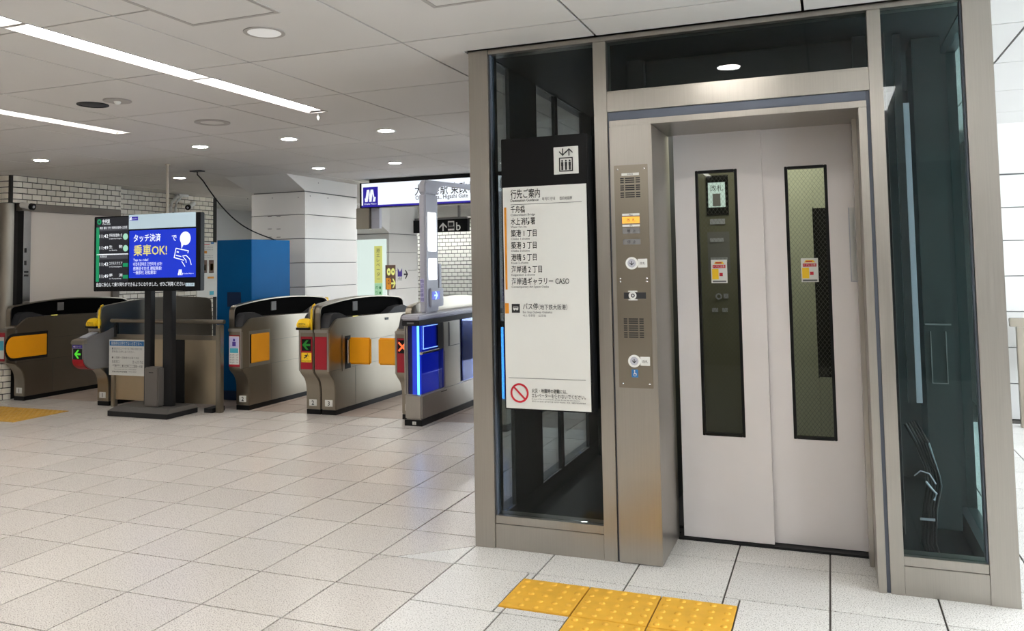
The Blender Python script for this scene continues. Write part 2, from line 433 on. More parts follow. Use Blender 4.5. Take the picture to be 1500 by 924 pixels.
# ------------------------------------------------------------------ ceiling
ceil = struct(MB().box(XL, XR, YN, YF, H+.12, H+.2).build('ceiling', CEILJ))
cx_ = [-8.4, -7.5, -6.56, -5.655, -4.75, -3.845, -2.94, -2.03, -1.12, -.22, .67, 1.60, 2.57, 3.5, 4.4, 5.3, 6.4]
cy_ = [-6.5, -5.6, -4.7, -3.8, -2.94, -2.06, -1.17, -.292, .59, 1.477, 2.376, 3.30, 4.20, 5.1, 6.0, 6.9, 7.8, 8.7, 9.6, 10.5, 11.4, 12.3, 13.2, 14.1, 15.0]
FIX = [(-1.675, -1.535, -5.80, 1.03), (-3.515, -3.375, -5.74, 1.09), (3.85, 3.99, -6.3, 3.0), (.165, .305, -6.3, -1.7), (-5.365, -5.225, -6.3, 1.0), (-1.675, -1.535, 5.3, 12.4), (-3.515, -3.375, 5.4, 12.4), (.2, .34, 5.3, 12.4), (2.0, 2.14, -6.3, -1.8), (-8.0, -5.3, 12.74, 12.90)]   # troughs of strip light, all but the first two unseen and added (x0, x1, y0, y1)
HOLES = [(-.02, 2.33, -.02, 2.07)] + FIX
def cut(rects, holes):
    for hx0, hx1, hy0, hy1 in holes:
        nr = []
        for a, b, c, d in rects:
            ix0, ix1, iy0, iy1 = max(a, hx0), min(b, hx1), max(c, hy0), min(d, hy1)
            if ix0 >= ix1 or iy0 >= iy1: nr.append((a, b, c, d)); continue
            if a < ix0: nr.append((a, ix0, c, d))
            if ix1 < b: nr.append((ix1, b, c, d))
            if c < iy0: nr.append((ix0, ix1, c, iy0))
            if iy1 < d: nr.append((ix0, ix1, iy1, d))
        rects = nr
    return rects
far = MB(); np_ = 0
g = .006
for x0, x1 in zip(cx_[:-1], cx_[1:]):
    for y0, y1 in zip(cy_[:-1], cy_[1:]):
        rs = cut([(x0+g, x1-g, y0+g, y1-g)], HOLES)
        if not rs: continue
        mb = MB()
        for a, b, c, d in rs: mb.box(a, b, c, d, H, H+.012)
        u, v, z = proj(((x0+x1)/2, (y0+y1)/2, H))
        if z > .2 and -250 < u < 1750 and v > -160 and y1 < 9.0:
            mb.build('ceiling_panel', CEILM, ceil); np_ += 1
        else: far.v, far.f = (lambda a: (a.v, a.f))(far.add(mb.v, mb.f))
stuff(far.build('ceiling_panelling', CEILM, ceil))
stuff(MB().box(XL, XR, YN, -.03, H+.012, H+.02).box(XL, XR, 2.08, YF, H+.012, H+.02).box(XL, -.03, -.03, 2.08, H+.012, H+.02).box(2.34, XR, -.03, 2.08, H+.012, H+.02).build('joint_backing', CEILJ, ceil)) if False else None

# ------------------------------------------------------------------ strip lights set in the ceiling
def strip(x0, x1, y0, y1, label, glow=None):
    t = thing('strip_light', label, 'ceiling light', ((x0+x1)/2, (y0+y1)/2, H), 'recessed strip lights')
    MB().box(x0-.006, x0, y0, y1, H-.003, H+.10).box(x1, x1+.006, y0, y1, H-.003, H+.10).box(x0-.006, x1+.006, y1, y1+.006, H-.003, H+.10).box(x0-.006, x1+.006, y0-.006, y0, H-.003, H+.10).build('trim', CEILT, t)
    ny = max(1, round((y1-y0)/1.137)); L = (y1-y0)/ny
    MB().prism([(x0+.0005, H), (x0+.030, H+.029), (x0+.0005, H+.029)], 'y', y0, y1).prism([(x1-.0005, H), (x1-.030, H+.029), (x1-.0005, H+.029)], 'y', y0, y1).build('reflector', WHITEP, t)
    for k in range(ny):
        a, b = y0+k*L+.008, y0+(k+1)*L-.008
        MB().box(x0+.001, x1-.001, a, b, H+.030, H+.040).build('diffuser', glow or E_STRIP, t)
        if k: MB().box(x0, x1, a-.020, a+.004, H-.002, H+.044).build('divider', CEILT, t)
    return t
strip(*FIX[0], 'long white strip light sunk in the ceiling, nearer of the two running toward the gates')
strip(*FIX[1], 'white strip light sunk in the ceiling farther left, ending above the digital sign')
strip(*FIX[2], 'unseen strip light added in the ceiling to the right of the lift')  # this strip and those below are unseen, added to brighten the hall
strip(*FIX[3], 'unseen strip light added over the viewer, left of the doors')
strip(*FIX[4], 'unseen strip light added in the ceiling just outside the left edge of the picture')
strip(*FIX[5], 'unseen strip light added in the far hall, hidden behind the lift', E_FAR)
strip(*FIX[6], 'unseen strip light added in the far hall, hidden behind the lit station sign', E_FAR)
strip(*FIX[7], 'unseen strip light added in the far hall, straight behind the lift shaft')
strip(*FIX[8], 'unseen strip light added over the viewer, right of the doors')
strip(*FIX[9], 'unseen strip light added in the far hall to brighten the white brick wall', E_WASH)

# ------------------------------------------------------------------ round ceiling fittings
def downlight(x, y, label, lit=True, r=.062):
    t = thing('downlight', label, 'ceiling light', (x, y, H), 'round recessed downlights')
    MB().ring((x, y, H-.004), 'z', r, r+.018, .005, 28).build('trim_ring', WHITEP if lit else CEILT, t, smooth=True)
    MB().cyl((x, y, H-.0035), 'z', r, .003, 28).build('lamp', E_DOWN if lit else E_DIM, t)
    return t
for i, x in enumerate((-5.35, -3.43, -2.5, -1.577)):
    downlight(x, 1.92, 'lit round downlight in the row before the gates, ' + ('leftmost of four', 'second from the left', 'third from the left', 'nearest the lift')[i])
for i, x in enumerate((-5.37, -3.456, -2.518)):
    downlight(x, 3.74, 'lit round downlight above the gates, ' + ('beside the hanging black cable', 'in front of the panelled column', 'next to the lit station sign')[i])
downlight(1.184, -.823, 'lit round downlight in the ceiling just in front of the lift doors')
downlight(-.70, -.71, 'unlit large round downlight in the near ceiling by the access hatch', False, .075)
t = thing('ceiling_speaker', 'flat black round speaker in the ceiling between the strip lights', 'speaker', (-2.728, .169, H))
MB().ring((-2.728, .169, H-.006), 'z', .078, .095, .007, 28).build('rim', BLACKM, t, smooth=True)
MB().dome((-2.728, .169, H-.001), .08, .006, 24, 'z', -1).build('grille', CHARC, t, smooth=True)
t = thing('smoke_detector', 'pale round smoke detector beside the black ceiling speaker', 'detector', (-2.489, .14, H))
MB().cyl((-2.489, .14, H-.008), 'z', .085, .008, 28).build('base', CEILT, t, bevel=.003)
MB().dome((-2.489, .14, H-.008), .022, .02, 14, 'z', -1).build('sensor', WHITEP, t, smooth=True)
t = thing('ceiling_cover', 'flush pale round cover plate in the ceiling beyond the smoke detector', 'cover', (-2.51, 1.02, H))
MB().ring((-2.51, 1.02, H-.006), 'z', .085, .125, .006, 28).build('rim', CEILT, t, smooth=True)
MB().cyl((-2.51, 1.02, H-.004), 'z', .084, .004, 28).build('plate', CEILM, t)
t = thing('sprinkler', 'small white sprinkler head hanging by the end of the nearer strip light', 'sprinkler', (-1.63, 1.075, H))
MB().cyl((-1.63, 1.075, H-.02), 'z', .008, .02, 10).build('stem', WHITEP, t)
MB().dome((-1.63, 1.075, H-.02), .014, .03, 12, 'z', -1).build('head', WHITEP, t, smooth=True)
def hatch(x0, x1, y0, y1, label):
    t = thing('access_hatch', label, 'hatch', ((x0+x1)/2, (y0+y1)/2, H), 'square ceiling hatches')
    b = .018
    MB().box(x0, x1, y0, y0+b, H-.004, H).box(x0, x1, y1-b, y1, H-.004, H).box(x0, x0+b, y0+b, y1-b, H-.004, H).box(x1-b, x1, y0+b, y1-b, H-.004, H).build('frame', CEILT, t)
    MB().box(x0+b+.004, x1-b-.004, y0+b+.004, y1-b-.004, H-.003, H).build('door', CEILM, t)
hatch(-.915, -.45, -1.39, -.925, 'square ceiling access hatch beside the unlit round downlight')
hatch(.165, .63, -1.18, -.715, 'square ceiling access hatch nearer the lift, cut by the top of the picture')

# ------------------------------------------------------------------ left wall: brick lintel band, steel pier, shutter, brick beyond
WX = -6.66
wall = struct(MB().box(WX-.5, WX-.012, 2.62, 4.12, 2.145, H+.1).box(WX-.5, WX-.10, 2.62, 4.12, 0, 2.145).box(WX-.5, WX-.30, 4.12, 6.2, 0, H+.1).build('wall_left', GROUT))
bl, bh, bj = .121, .0655, .0095
bricks = []                                         # (x0,x1,y0,y1,z0,z1)
rows = 5
for r in range(rows):                               # band over the shutter
    z1 = H-.006-r*bh-.004*0; z0 = z1-bh+bj
    if z0 < 2.15: z0 = 2.15
    y = 2.70-(bl/2 if r % 2 else 0)
    while y < 4.11:
        a, b = max(y, 2.70), min(y+bl-bj, 4.115)
        if b-a > .015: bricks.append((WX-.012, WX, a, b, z0, z1))
        y += bl
WX2 = WX-.28
for r in range(37):                                 # wall beyond the step
    z1 = H-.006-r*bh; z0 = z1-bh+bj
    if z0 < .01: break
    y = 4.13-(bl/2 if r % 2 else 0)
    while y < 6.1:
        a, b = max(y, 4.13), min(y+bl-bj, 6.1)
        if b-a > .015: bricks.append((WX2-.02, WX2, a, b, z0, z1))
        y += bl
def vis(bk):
    c = ((bk[1]), (bk[2]+bk[3])/2, (bk[4]+bk[5])/2); u, v, z = proj(c)
    hid = not (-10 < u < 372 and 235 < v < 600)
    if 138 < u < 293 and 318 < v < 427: hid = True
    if v > 440: hid = True
    return (1 if hid else 0, z)
bricks.sort(key=vis)
bcache = {}
for bk in bricks[:270]:
    key = tuple(round(bk[i+1]-bk[i], 3) for i in (0, 2, 4))
    if key not in bcache:
        o = MB().box(0, key[0], 0, key[1], 0, key[2]).build('brick', BRICK, bevel=.001, seg=1); bcache[key] = o.data
    else:
        o = bpy.data.objects.new('brick', bcache[key]); COL.objects.link(o)
    o.parent = wall; o.location = (bk[0], bk[2], bk[4])
mb = MB()
for bk in bricks[270:]: mb.box(*bk)
stuff(mb.build('brickwork', BRICK, wall))
# rounded pier: brick above and below, steel jacket between
R_ = .11; PX, PY = WX-.10, 2.70                     # centre of the rounded corner
def arcpoly(r0, r1, a0, a1, n=4):
    p = [(PX+r1*math.cos(a0+(a1-a0)*i/n), PY+r1*math.sin(a0+(a1-a0)*i/n)) for i in range(n+1)]
    q = [(PX+r0*math.cos(a1+(a0-a1)*i/n), PY+r0*math.sin(a1+(a0-a1)*i/n)) for i in range(n+1)]
    return p+q
core = MB()
for dx_, za_, zb_ in ((-.06, 0, 2.145), (0, 2.145, H+.1)):
    c_ = PX+dx_
    core.prism([(c_-.7, PY-.085), (c_, PY-.085)]+[(c_+.085*math.cos(a), PY+.085*math.sin(a)) for a in [-math.pi/2+i*math.pi/12 for i in range(1, 7)]]+[(c_-.7, PY)], 'z', za_, zb_)
pier = struct(core.build('trim_1', GROUT))
def pier_bricks(z0, z1, phase):
    if phase:
        MB().prism(arcpoly(.085, .10, -math.pi/2, 0, 6), 'z', z0, z1).build('brick', BRICK, pier, smooth=True); x = PX-.004
    else:
        MB().prism(arcpoly(.085, .10, -math.pi/2, -math.pi/4-.04, 3), 'z', z0, z1).build('brick', BRICK, pier, smooth=True)
        MB().prism(arcpoly(.085, .10, -math.pi/4+.04, 0, 3), 'z', z0, z1).build('brick', BRICK, pier, smooth=True); x = PX-.004
    for k in range(4):
        MB().box(x-bl+bj, x, PY-.10, PY-.085, z0, z1).build('brick', BRICK, pier); x -= bl
for r in range(5):
    z1 = H-.006-r*bh; z0 = max(z1-bh+bj, 2.15); pier_bricks(z0, z1, r % 2)
PX -= .06
for r in range(11):
    z0 = .005+r*bh; pier_bricks(z0, z0+bh-bj, r % 2)
MB().prism([(PX-.6, PY-.112), (PX, PY-.112)]+[(PX+.112*math.cos(a), PY+.112*math.sin(a)) for a in [-math.pi/2+i*math.pi/12 for i in range(1, 7)]]+[(PX+.085, PY), (PX, PY-.085), (PX-.6, PY-.085)], 'z', .735, 2.145).build('steel_jacket', mat('bronze_steel', (.27, .24, .20), .42, 1.0, var=.08, vscale=3), pier, smooth=True)
# shutter opening
opening = structroot('door_1', (WX, 3.4, 0))
MB().box(WX-.10, WX-.004, 2.76, 4.12, 2.065, 2.145).build('lintel', LINTEL, opening)
MB().box(WX-.10, WX-.055, 2.88, 4.02, 0, 2.064).build('shutter_board', SHUT, opening)
MB().box(WX-.10, WX-.01, 2.785, 2.875, 0, 2.064).build('jamb', STEELR, opening)
MB().box(WX-.098, WX-.02, 4.022, 4.12, 0, 2.064).build('jamb', LINTEL, opening)
for z, hh in ((1.60, .05), (1.46, .05), (1.375, .02), (1.335, .02)):
    MB().box(WX-.01, WX-.007, 2.80, 2.85 if hh < .03 else 2.825, z, z+hh).build('marking', INK, opening)
# front wall, right wall (behind the viewer; only mirrored in the steel and glass)
struct(MB().box(XL, -2.0, YN-.2, YN, 0, H+.1).box(-2.0, 5.9, YN-.2, YN, 0, H+.1).box(5.9, XR, YN-.2, YN, 2.3, H+.1).build('wall_front', LINTEL))
struct(MB().box(XL-.2, XL, YN, 2.6, 0, H+.1).build('trim_2', SHUT))
struct(MB().box(XR, XR+.2, YN, -3.2, 0, H+.1).box(XR, XR+.2, 8.0, YF, 0, H+.1).box(XR, XR+.2, -3.2, 8.0, 2.3, H+.1).build('wall_right', PANELW))

# ------------------------------------------------------------------ panelled column behind the gates
def panelled(name, x0, x1, y0, y1, z0, zs, ztop, faces='-y+x', depth=.02):
    root = struct(MB().box(x0+depth, x1-depth, y0+depth, y1, 0, ztop).build(name, PANELJ))
    zz = [z0]+zs
    for a, b in zip(zz[:-1], zz[1:]):
        if '-y' in faces: MB().box(x0, x1, y0, y0+depth, a+.004, b-.004).build('panel', PANELW, root, bevel=.002, seg=1)
        if '+x' in faces: MB().box(x1-depth, x1, y0+depth+.001, y1, a+.004, b-.004).build('panel', PANELW, root, bevel=.002, seg=1)
    return root
CX0, CX1, CY0 = -4.84, -4.07, 4.36
zj = [.0, .28, .57, .86, 1.15, 1.435, 1.72, 2.005, 2.275]
col = panelled('trim_3', CX0, CX1, CY0, 5.5, 0, zj[1:], H+.05)
hb = MB().add([(CX0, CY0, 2.283), (CX1, CY0, 2.283), (CX1, CY0-.36, H), (CX0+.26, CY0-.36, H), (CX0, CY0+.02, 2.283), (CX1, CY0+.02, 2.283), (CX1, CY0+.02, H), (CX0, CY0+.02, H)],
    [(0, 1, 2, 3), (1, 5, 6, 2), (3, 2, 6, 7), (4, 7, 6, 5), (0, 4, 5, 1), (0, 3, 7, 4)])
hb.build('haunch_panel', PANELW, col)
MB().add([(CX0, CY0, 2.283), (CX0+.255, CY0-.355, H-.001), (CX0-.05, CY0-.42, H-.001), (CX0-.01, CY0+.02, 2.283), (CX0-.30, CY0+.02, H-.001)], [(0, 1, 2), (0, 2, 3), (3, 2, 4), (0, 3, 4, 1), (1, 4, 2)]).build('haunch_panel', PANELW, col)
MB().prism([(CY0-.36, H), (CY0, 2.283), (5.5, 2.283), (5.5, H)], 'x', CX1-.002, CX1+.004).build('haunch_panel', PANELW, col)
sc = MB()
for px, py in ((363, 291), (399, 290), (437, 289)):
    p = on(1, CY0, px, py); sc.cyl((p.x, CY0-.002, p.z), 'y', .006, .004, 8)
for px, py in ((466, 268), (454, 287), (480, 262), (480, 290)):
    p = on(0, CX1, px, py); sc.cyl((CX1+.002, p.y, p.z), 'x', .006, .004, 8)
stuff(sc.build('screws', GREYINK, col))
# faint marks where a lettered board used to hang
mk = MB()
for py in (317, 335, 347):
    for px in (395, 408):
        p = on(1, CY0-.001, px, py); mk.box(p.x-.028, p.x+.028, CY0-.0015, CY0, p.z-.006, p.z+.002)
mk.build('marking', GREYINK, col)

# ------------------------------------------------------------------ background beyond the gates
C2 = on(1, 8.7, 570, 380); C2x1 = C2.x
zj2 = [.0, .33, .66, .98, 1.30, 1.62, 1.94]
col2 = panelled('trim_4', C2x1-1.0, C2x1, 8.7, 9.76, 0, zj2[1:], 2.6)
MB().box(C2x1-1.0, C2x1, 8.7, 8.72, 1.95, H+.06).build('panel', PANELW, col2)
MB().add([(C2x1-1.0, 8.7, 1.96), (C2x1+.01, 8.7, 1.96), (C2x1-.35, 8.2, H), (C2x1-1.0, 8.2, H), (C2x1-1.0, 8.72, H), (C2x1+.01, 8.72, H)], [(0, 1, 2, 3), (1, 5, 2), (2, 5, 4, 3), (0, 3, 4), (0, 4, 5, 1)]).build('haunch_panel', PANELW, col2)
MB().box(C2x1-.02, C2x1, 8.721, 9.76, 1.95, H+.06).build('panel', PANELW, col2)
BYW = 13.4
wb = struct(MB().box(-9.0, 2.0, BYW+.015, BYW+.3, 0, H+.12).build('wall_back', GROUT))
fb = MB(); bl2, bh2 = .152, .0865
z = .01; r = 0
while z < H-.02:
    x = -8.2-(bl2/2 if r % 2 else 0)
    while x < -4.3:
        fb.box(x, x+bl2-.014, BYW, BYW+.015, z, z+bh2-.014); x += bl2
    z += bh2; r += 1
stuff(fb.build('brickwork', BRICKW, wb))
struct(MB().box(-9.3, -9.0, 2.6, BYW+.2, 0, H+.1).build('trim_5', PANELW))
# right background: white panelled column with haunch
col3 = panelled('trim_6', 2.86, 3.9, 4.25, 5.2, 0, [.30, .60, .90, 1.20, 1.50, 1.78, 2.06], 2.5, faces='-y')
MB().box(2.86, 3.9, 4.25, 4.27, 2.07, H+.03).build('panel', PANELW, col3)
MB().add([(2.86, 4.25, 2.15), (3.12, 4.25, 2.15), (3.30, 3.9, H), (2.86, 3.9, H), (2.86, 4.27, H), (3.12, 4.27, H)], [(0, 1, 2, 3), (1, 5, 2), (2, 5, 4, 3), (0, 3, 4), (0, 4, 5, 1)]).build('haunch_panel', PANELW, col3)

# ================================================================== THE LIFT
ev = thing('elevator', 'glass walled passenger lift with stainless frame and closed pale grey doors', 'elevator', (1.157, 1.0, 0))
def st(mb, name='frame', m=STEEL, bevel=.0015, par=None): return mb.build(name, m, par or ev, bevel=bevel)
st(MB().box(0, .105, 0, .12, 0, H), 'corner_post'); st(MB().box(2.212, 2.315, 0, .12, 0, H), 'corner_post')
st(MB().box(.648, .711, .004, .10, 0, 2.425), 'mullion'); st(MB().box(1.853, 1.906, .004, .10, 0, 2.425), 'mullion')
st(MB().box(.106, 2.211, .002, .10, 2.426, H), 'head_rail')
st(MB().box(.712, 1.852, .004, .10, 2.084, 2.172), 'transom'); st(MB().box(.712, 1.852, .012, .06, 2.1725, 2.184), 'glazing_bead')
for a, b in ((.106, .647), (1.907, 2.211)):
    st(MB().box(a, b, .006, .10, 0, .1165), 'kick_panel'); st(MB().box(a, b, .010, .10, .118, .155), 'sill_rail')
    st(MB().box(a, a+.008, .02, .06, .156, 2.425) if a < 1 else MB().box(b-.006, b, .02, .06, .156, 2.425), 'glazing_bead', SEAL, 0)
MB().box(.115, .646, .036, .046, .156, 2.424).build('glass_pane', GLASSD, ev)
MB().box(.713, 1.851, .036, .046, 2.186, 2.424).build('glass_pane', GLASSD, ev)
MB().box(1.907, 2.204, .036, .046, .156, 2.424).build('glass_pane', GLASSD, ev)
# seal and inner trim round the doorway
MB().box(.712, .7205, .016, .05, 0, 2.083).box(.7206, 1.8385, .016, .05, 2.041, 2.083).box(1.839, 1.8525, .016, .05, 0, 2.083).build('door_seal', SEAL, ev)
st(MB().box(.7206, 1.838, .004, .44, 2.0125, 2.0405), 'door_head')
st(MB().box(1.806, 1.838, .004, .44, 0, 2.012), 'door_jamb')
st(MB().box(1.786, 1.8055, .30, .44, .0, 2.012), 'door_jamb', STEEL)
# call panel box
cb = st(MB().box(.7206, .920, .0, .44, .004, 2.012), 'call_column', STEEL, .003)
pl = MB().box(.740, .899, -.003, -.0002, .796, 1.826).build('faceplate', STEELH, cb, bevel=.001)
def slots(z0, z1):
    mb = MB()
    for gi in range(3):
        for r in range(3):
            z = z1-.004-gi*(z1-z0)/3-r*.0095
            for a, b in ((.769, .786), (.792, .836), (.842, .862)): mb.box(a, b, -.0042, -.003, z-.0055, z)
    return mb
slots(1.668, 1.770).build('speaker_slots', INK, cb); slots(1.022, 1.118).build('speaker_slots', INK, cb)
lab = MB(); MB().box(.776, .858, -.0042, -.003, 1.776, 1.788).box(.774, .856, -.0042, -.003, 1.589, 1.599).box(.774, .856, -.0042, -.003, 1.538, 1.547).build('label_strip', WHITEP, cb)
MB().box(.774, .856, -.0048, -.003, 1.553, 1.584).build('floor_lamp_panel', E_AMBER, cb)
MB().box(.774, .856, -.0048, -.003, 1.505, 1.532).box(.775, .857, -.0048, -.003, 1.455, 1.480).build('lamp_panel', GREYP, cb)
for s, x, z, hh in (('改  札', .816, 1.5625, .012), ('地  上', .816, 1.512, .012), ('停  止', .816, 1.461, .012), ('地上', .816, 1.5895, .007), ('非常用', .816, 1.7785, .007), ('改札', .816, 1.5395, .006)):
    text(lab, s, (x, -.0051, z), '-y', hh, align='c')
def call_button(z):
    MB().ring((.814, -.0075, z), 'y', .020, .0285, .006, 28).build('button_ring', WHITEP, cb, smooth=True)
    MB().cyl((.814, -.0065, z), 'y', .0198, .005, 24).build('button', LGREY, cb, smooth=True)
    MB().box(.842, .886, -.0045, -.003, z-.02, z+.02).build('button_label', PAPER, cb)
    arrow(lab, (.814, -.0068, z), '-y', .020, 'down'); text(lab, '改札', (.864, -.0048, z-.006), '-y', .010, align='c')
call_button(1.368); call_button(.919)
MB().box(.773, .876, -.0042, -.003, 1.204, 1.233).build('intercom_plate', CHARC, cb)
MB().cyl((.814, -.008, 1.219), 'y', .018, .005, 24).box(.794, .836, -.0044, -.003, 1.236, 1.241).box(.794, .836, -.0044, -.003, 1.197, 1.202).build('intercom_button', WHITEP, cb)
MB().ring((.816, -.0095, 1.219), 'y', .005, .009, .002, 14).build('phone_mark', INK, cb)
MB().box(.800, .830, -.0042, -.003, .845, .880).build('wheelchair_sign', BLUEP, cb)
wc = MB(); wc.ring((.8155, -.0055, .858), 'y', .006, .008, .0012, 14).cyl((.814, -.0055, .8745), 'y', .003, .0012, 10).box(.8125, .8155, -.0055, -.0043, .860, .871).box(.8125, .822, -.0055, -.0043, .859, .862).build('wheelchair_mark', PAPER, cb)
lab.build('lettering', INK, cb)
sc = MB()
for x in (.757, .882):
    for z in (1.806, 1.298, 1.283, .815): sc.dome((x, -.003, z), .005, .003, 10, 'y', -1)
sc.build('screws', STEELR, cb, smooth=True)
# door leaves with tall wired windows
def leaf(x0, x1, wx0, wx1, y0, y1, sticker):
    zb, zt, wz0, wz1 = .014, 2.05, .512, 1.826
    d = MB().box(x0, wx0, y0, y1, zb, zt).box(wx1, x1, y0, y1, zb, zt).box(wx0, wx1, y0, y1, zb, wz0).box(wx0, wx1, y0, y1, wz1, zt).build('door', DOORP, ev)
    b = .014
    MB().box(wx0, wx0+b, y0-.003, y1, wz0, wz1).box(wx1-b, wx1, y0-.003, y1, wz0, wz1).box(wx0+b, wx1-b, y0-.003, y1, wz0, wz0+b).box(wx0+b, wx1-b, y0-.003, y1, wz1-b, wz1).build('window_gasket', BLACKP, d, bevel=.002)
    MB().box(wx0+b, wx1-b, y0+.012, y0+.017, wz0+b, wz1-b).build('window_pane', GLASSW, d)
    wr = MB(); a0, a1, c0, c1 = wx0+b, wx1-b, wz0+b, wz1-b; W = a1-a0
    k = c0-W*1.35
    while k < c1:
        for sgn in (1, -1):
            pts = []
            for i in range(2):
                x = a0 if i == 0 else a1; zz = k+1.35*(x-a0) if sgn > 0 else k+1.35*(a1-x); pts.append((x, zz))
            (xa, za), (xb, zb_) = pts
            if za > zb_: xa, za, xb, zb_ = xb, zb_, xa, za
            if zb_ <= c0 or za >= c1: continue
            if za < c0: t_ = (c0-za)/(zb_-za); xa, za = xa+(xb-xa)*t_, c0
            if zb_ > c1: t_ = (c1-za)/(zb_-za); xb, zb_ = xa+(xb-xa)*t_, c1
            w_ = .0006
            wr.add([(xa-w_, y0+.0185, za), (xa+w_, y0+.0185, za), (xb+w_, y0+.0185, zb_), (xb-w_, y0+.0185, zb_)], [(0, 1, 2, 3)])
        k += .026
    stuff(wr.build('wire_mesh', GREYP, d))
    sx, sz = sticker
    s = MB().box(sx, sx+.078, y0+.0095, y0+.0115, sz, sz+.115).build('sticker', PAPER, d)
    MB().prism([(sx+.004, sz+.018), (sx+.036, sz+.018), (sx+.036, sz+.07), (sx+.004, sz+.07)], 'y', y0+.0085, y0+.0095).add([(sx+.014, y0+.009, sz+.094), (sx+.022, y0+.009, sz+.106), (sx+.056, y0+.009, sz+.106), (sx+.066, y0+.009, sz+.094)], [(0, 1, 2, 3)]).build('sticker_print', YELLOW, d)
    MB().box(sx+.008, sx+.070, y0+.0085, y0+.0095, sz+.074, sz+.090).box(sx+.040, sx+.056, y0+.0085, y0+.0095, sz+.034, sz+.050).box(sx+.022, sx+.052, y0+.0078, y0+.0085, sz+.097, sz+.103).build('sticker_print', REDP, d)
    m_ = MB().box(sx+.006, sx+.072, y0+.0085, y0+.0095, sz+.004, sz+.012); m_.build('sticker_print', GREYINK, d)
    tt = MB(); text(tt, 'ドアに注意', (sx+.039, y0+.0076, sz+.078), '-y', .009, .054, align='c'); tt.build('sticker_lettering', PAPER, d)
    return d
leaf(.945, 1.374, 1.051, 1.256, .425, .452, (1.115, 1.262))
leaf(1.372, 1.800, 1.477, 1.672, .460, .487, (1.538, 1.262))
MB().box(.92, 1.806, .41, .50, -.004, .010).build('door_sill', BLACKM, ev)
hp = MB().box(1.757, 1.802, .425, .4285, 1.262, 1.612); hp.build('leaflet_holder', GLASSC, ev)
MB().box(1.759, 1.763, .420, .4248, 1.262, 1.612).box(1.764, 1.802, .420, .4248, 1.262, 1.268).build('holder_edge', LGREY, ev)
# shaft: side walls
def side(x0, x1, gx):
    st(MB().box(x0, x1, .12, 2.05, 0, .108), 'side_sill', DARKC, 0)
    st(MB().box(x0, x1, .12, 2.05, 2.432, H), 'side_head', DARKC, 0)
    for a, b in ((.357, .80), (1.15, 1.206), (1.77, 2.05)): st(MB().box(.058, x1, a, b, .109, 2.431), 'side_post', DARKC, 0)
    for a, b in ((.121, .356), (.801, 1.149), (1.207, 1.769)):
        MB().box(gx, gx+.008, a, b, .109, 2.431).build('glass_pane', GLASSC, ev)
side(.0, .08, .062)
x0, x1, gx = 2.235, 2.315, 2.27
st(MB().box(x0, x1, .12, 2.05, 0, .108), 'side_sill', DARKC, 0); st(MB().box(x0, x1, .12, 2.05, 2.432, H), 'side_head', DARKC, 0)
for a, b in ((1.0, 1.05), (1.97, 2.05)): st(MB().box(x0, x1, a, b, .109, 2.431), 'side_post', DARKC, 0)
for a, b in ((.121, .999), (1.051, 1.969)): MB().box(gx, gx+.008, a, b, .109, 2.431).build('glass_pane', GLASST, ev)
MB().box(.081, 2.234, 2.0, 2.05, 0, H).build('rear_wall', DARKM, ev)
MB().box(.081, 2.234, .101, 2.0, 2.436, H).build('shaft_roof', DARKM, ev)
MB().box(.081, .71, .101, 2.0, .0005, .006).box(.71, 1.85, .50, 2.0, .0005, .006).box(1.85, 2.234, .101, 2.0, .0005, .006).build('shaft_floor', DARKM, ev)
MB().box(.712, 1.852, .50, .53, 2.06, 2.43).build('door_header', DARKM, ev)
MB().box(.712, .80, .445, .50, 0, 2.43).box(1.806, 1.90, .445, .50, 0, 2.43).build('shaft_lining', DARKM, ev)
# cab standing at this floor
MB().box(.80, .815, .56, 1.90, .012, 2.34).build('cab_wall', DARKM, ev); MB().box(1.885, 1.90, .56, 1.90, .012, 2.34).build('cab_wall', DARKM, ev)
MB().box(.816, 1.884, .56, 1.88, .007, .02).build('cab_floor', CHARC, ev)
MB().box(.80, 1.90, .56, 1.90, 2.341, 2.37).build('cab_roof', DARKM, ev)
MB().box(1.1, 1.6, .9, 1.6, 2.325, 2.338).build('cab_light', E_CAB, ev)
rw = MB().box(.816, 1.13, 1.86, 1.90, .02, 2.32).build('cab_rear_panel', OLIVE, ev)
MB().box(1.131, 1.22, 1.86, 1.90, .02, 2.32).box(1.221, 1.58, 1.875, 1.90, .02, 2.32).box(1.581, 1.70, 1.875, 1.90, .02, .62).box(1.581, 1.70, 1.875, 1.90, 1.70, 2.32).box(1.701, 1.884, 1.875, 1.90, .02, 2.32).build('cab_rear_door', CABPALE, ev)
MB().box(1.581, 1.70, 1.885, 1.90, .62, 1.70).build('cab_rear_window', BLACKP, ev)
MB().box(1.575, 1.581, 1.868, 1.876, .615, 1.705).box(1.70, 1.706, 1.868, 1.876, .615, 1.705).build('cab_window_gasket', BLACKP, ev)
def rp(px, py): p = on(1, 1.855, px, py); return p.x, p.z
def rbox(mb, a, b, y0=1.852, y1=1.8595):
    (xa, za), (xb, zb_) = rp(*a), rp(*b); mb.box(xa, xb, y0, y1, min(za, zb_), max(za, zb_)); return mb
rbox(MB(), (1034, 258), (1068, 314), 1.850).build('cab_display_frame', BLACKP, rw)
rbox(MB(), (1037, 268), (1063, 303), 1.847, 1.8498).build('cab_display', emis('cab_display_glow', srgb(206, 226, 226), .85), rw)
rbox(MB(), (1044, 284), (1056, 302), 1.8455, 1.8468).build('cab_display_picture', GREYP, rw)
tt = MB(); a = rp(1050, 279); text(tt, '改札', (a[0], 1.8465, a[1]), '-y', .032, align='c'); tt.build('lettering', INK, rw)
mb = MB()
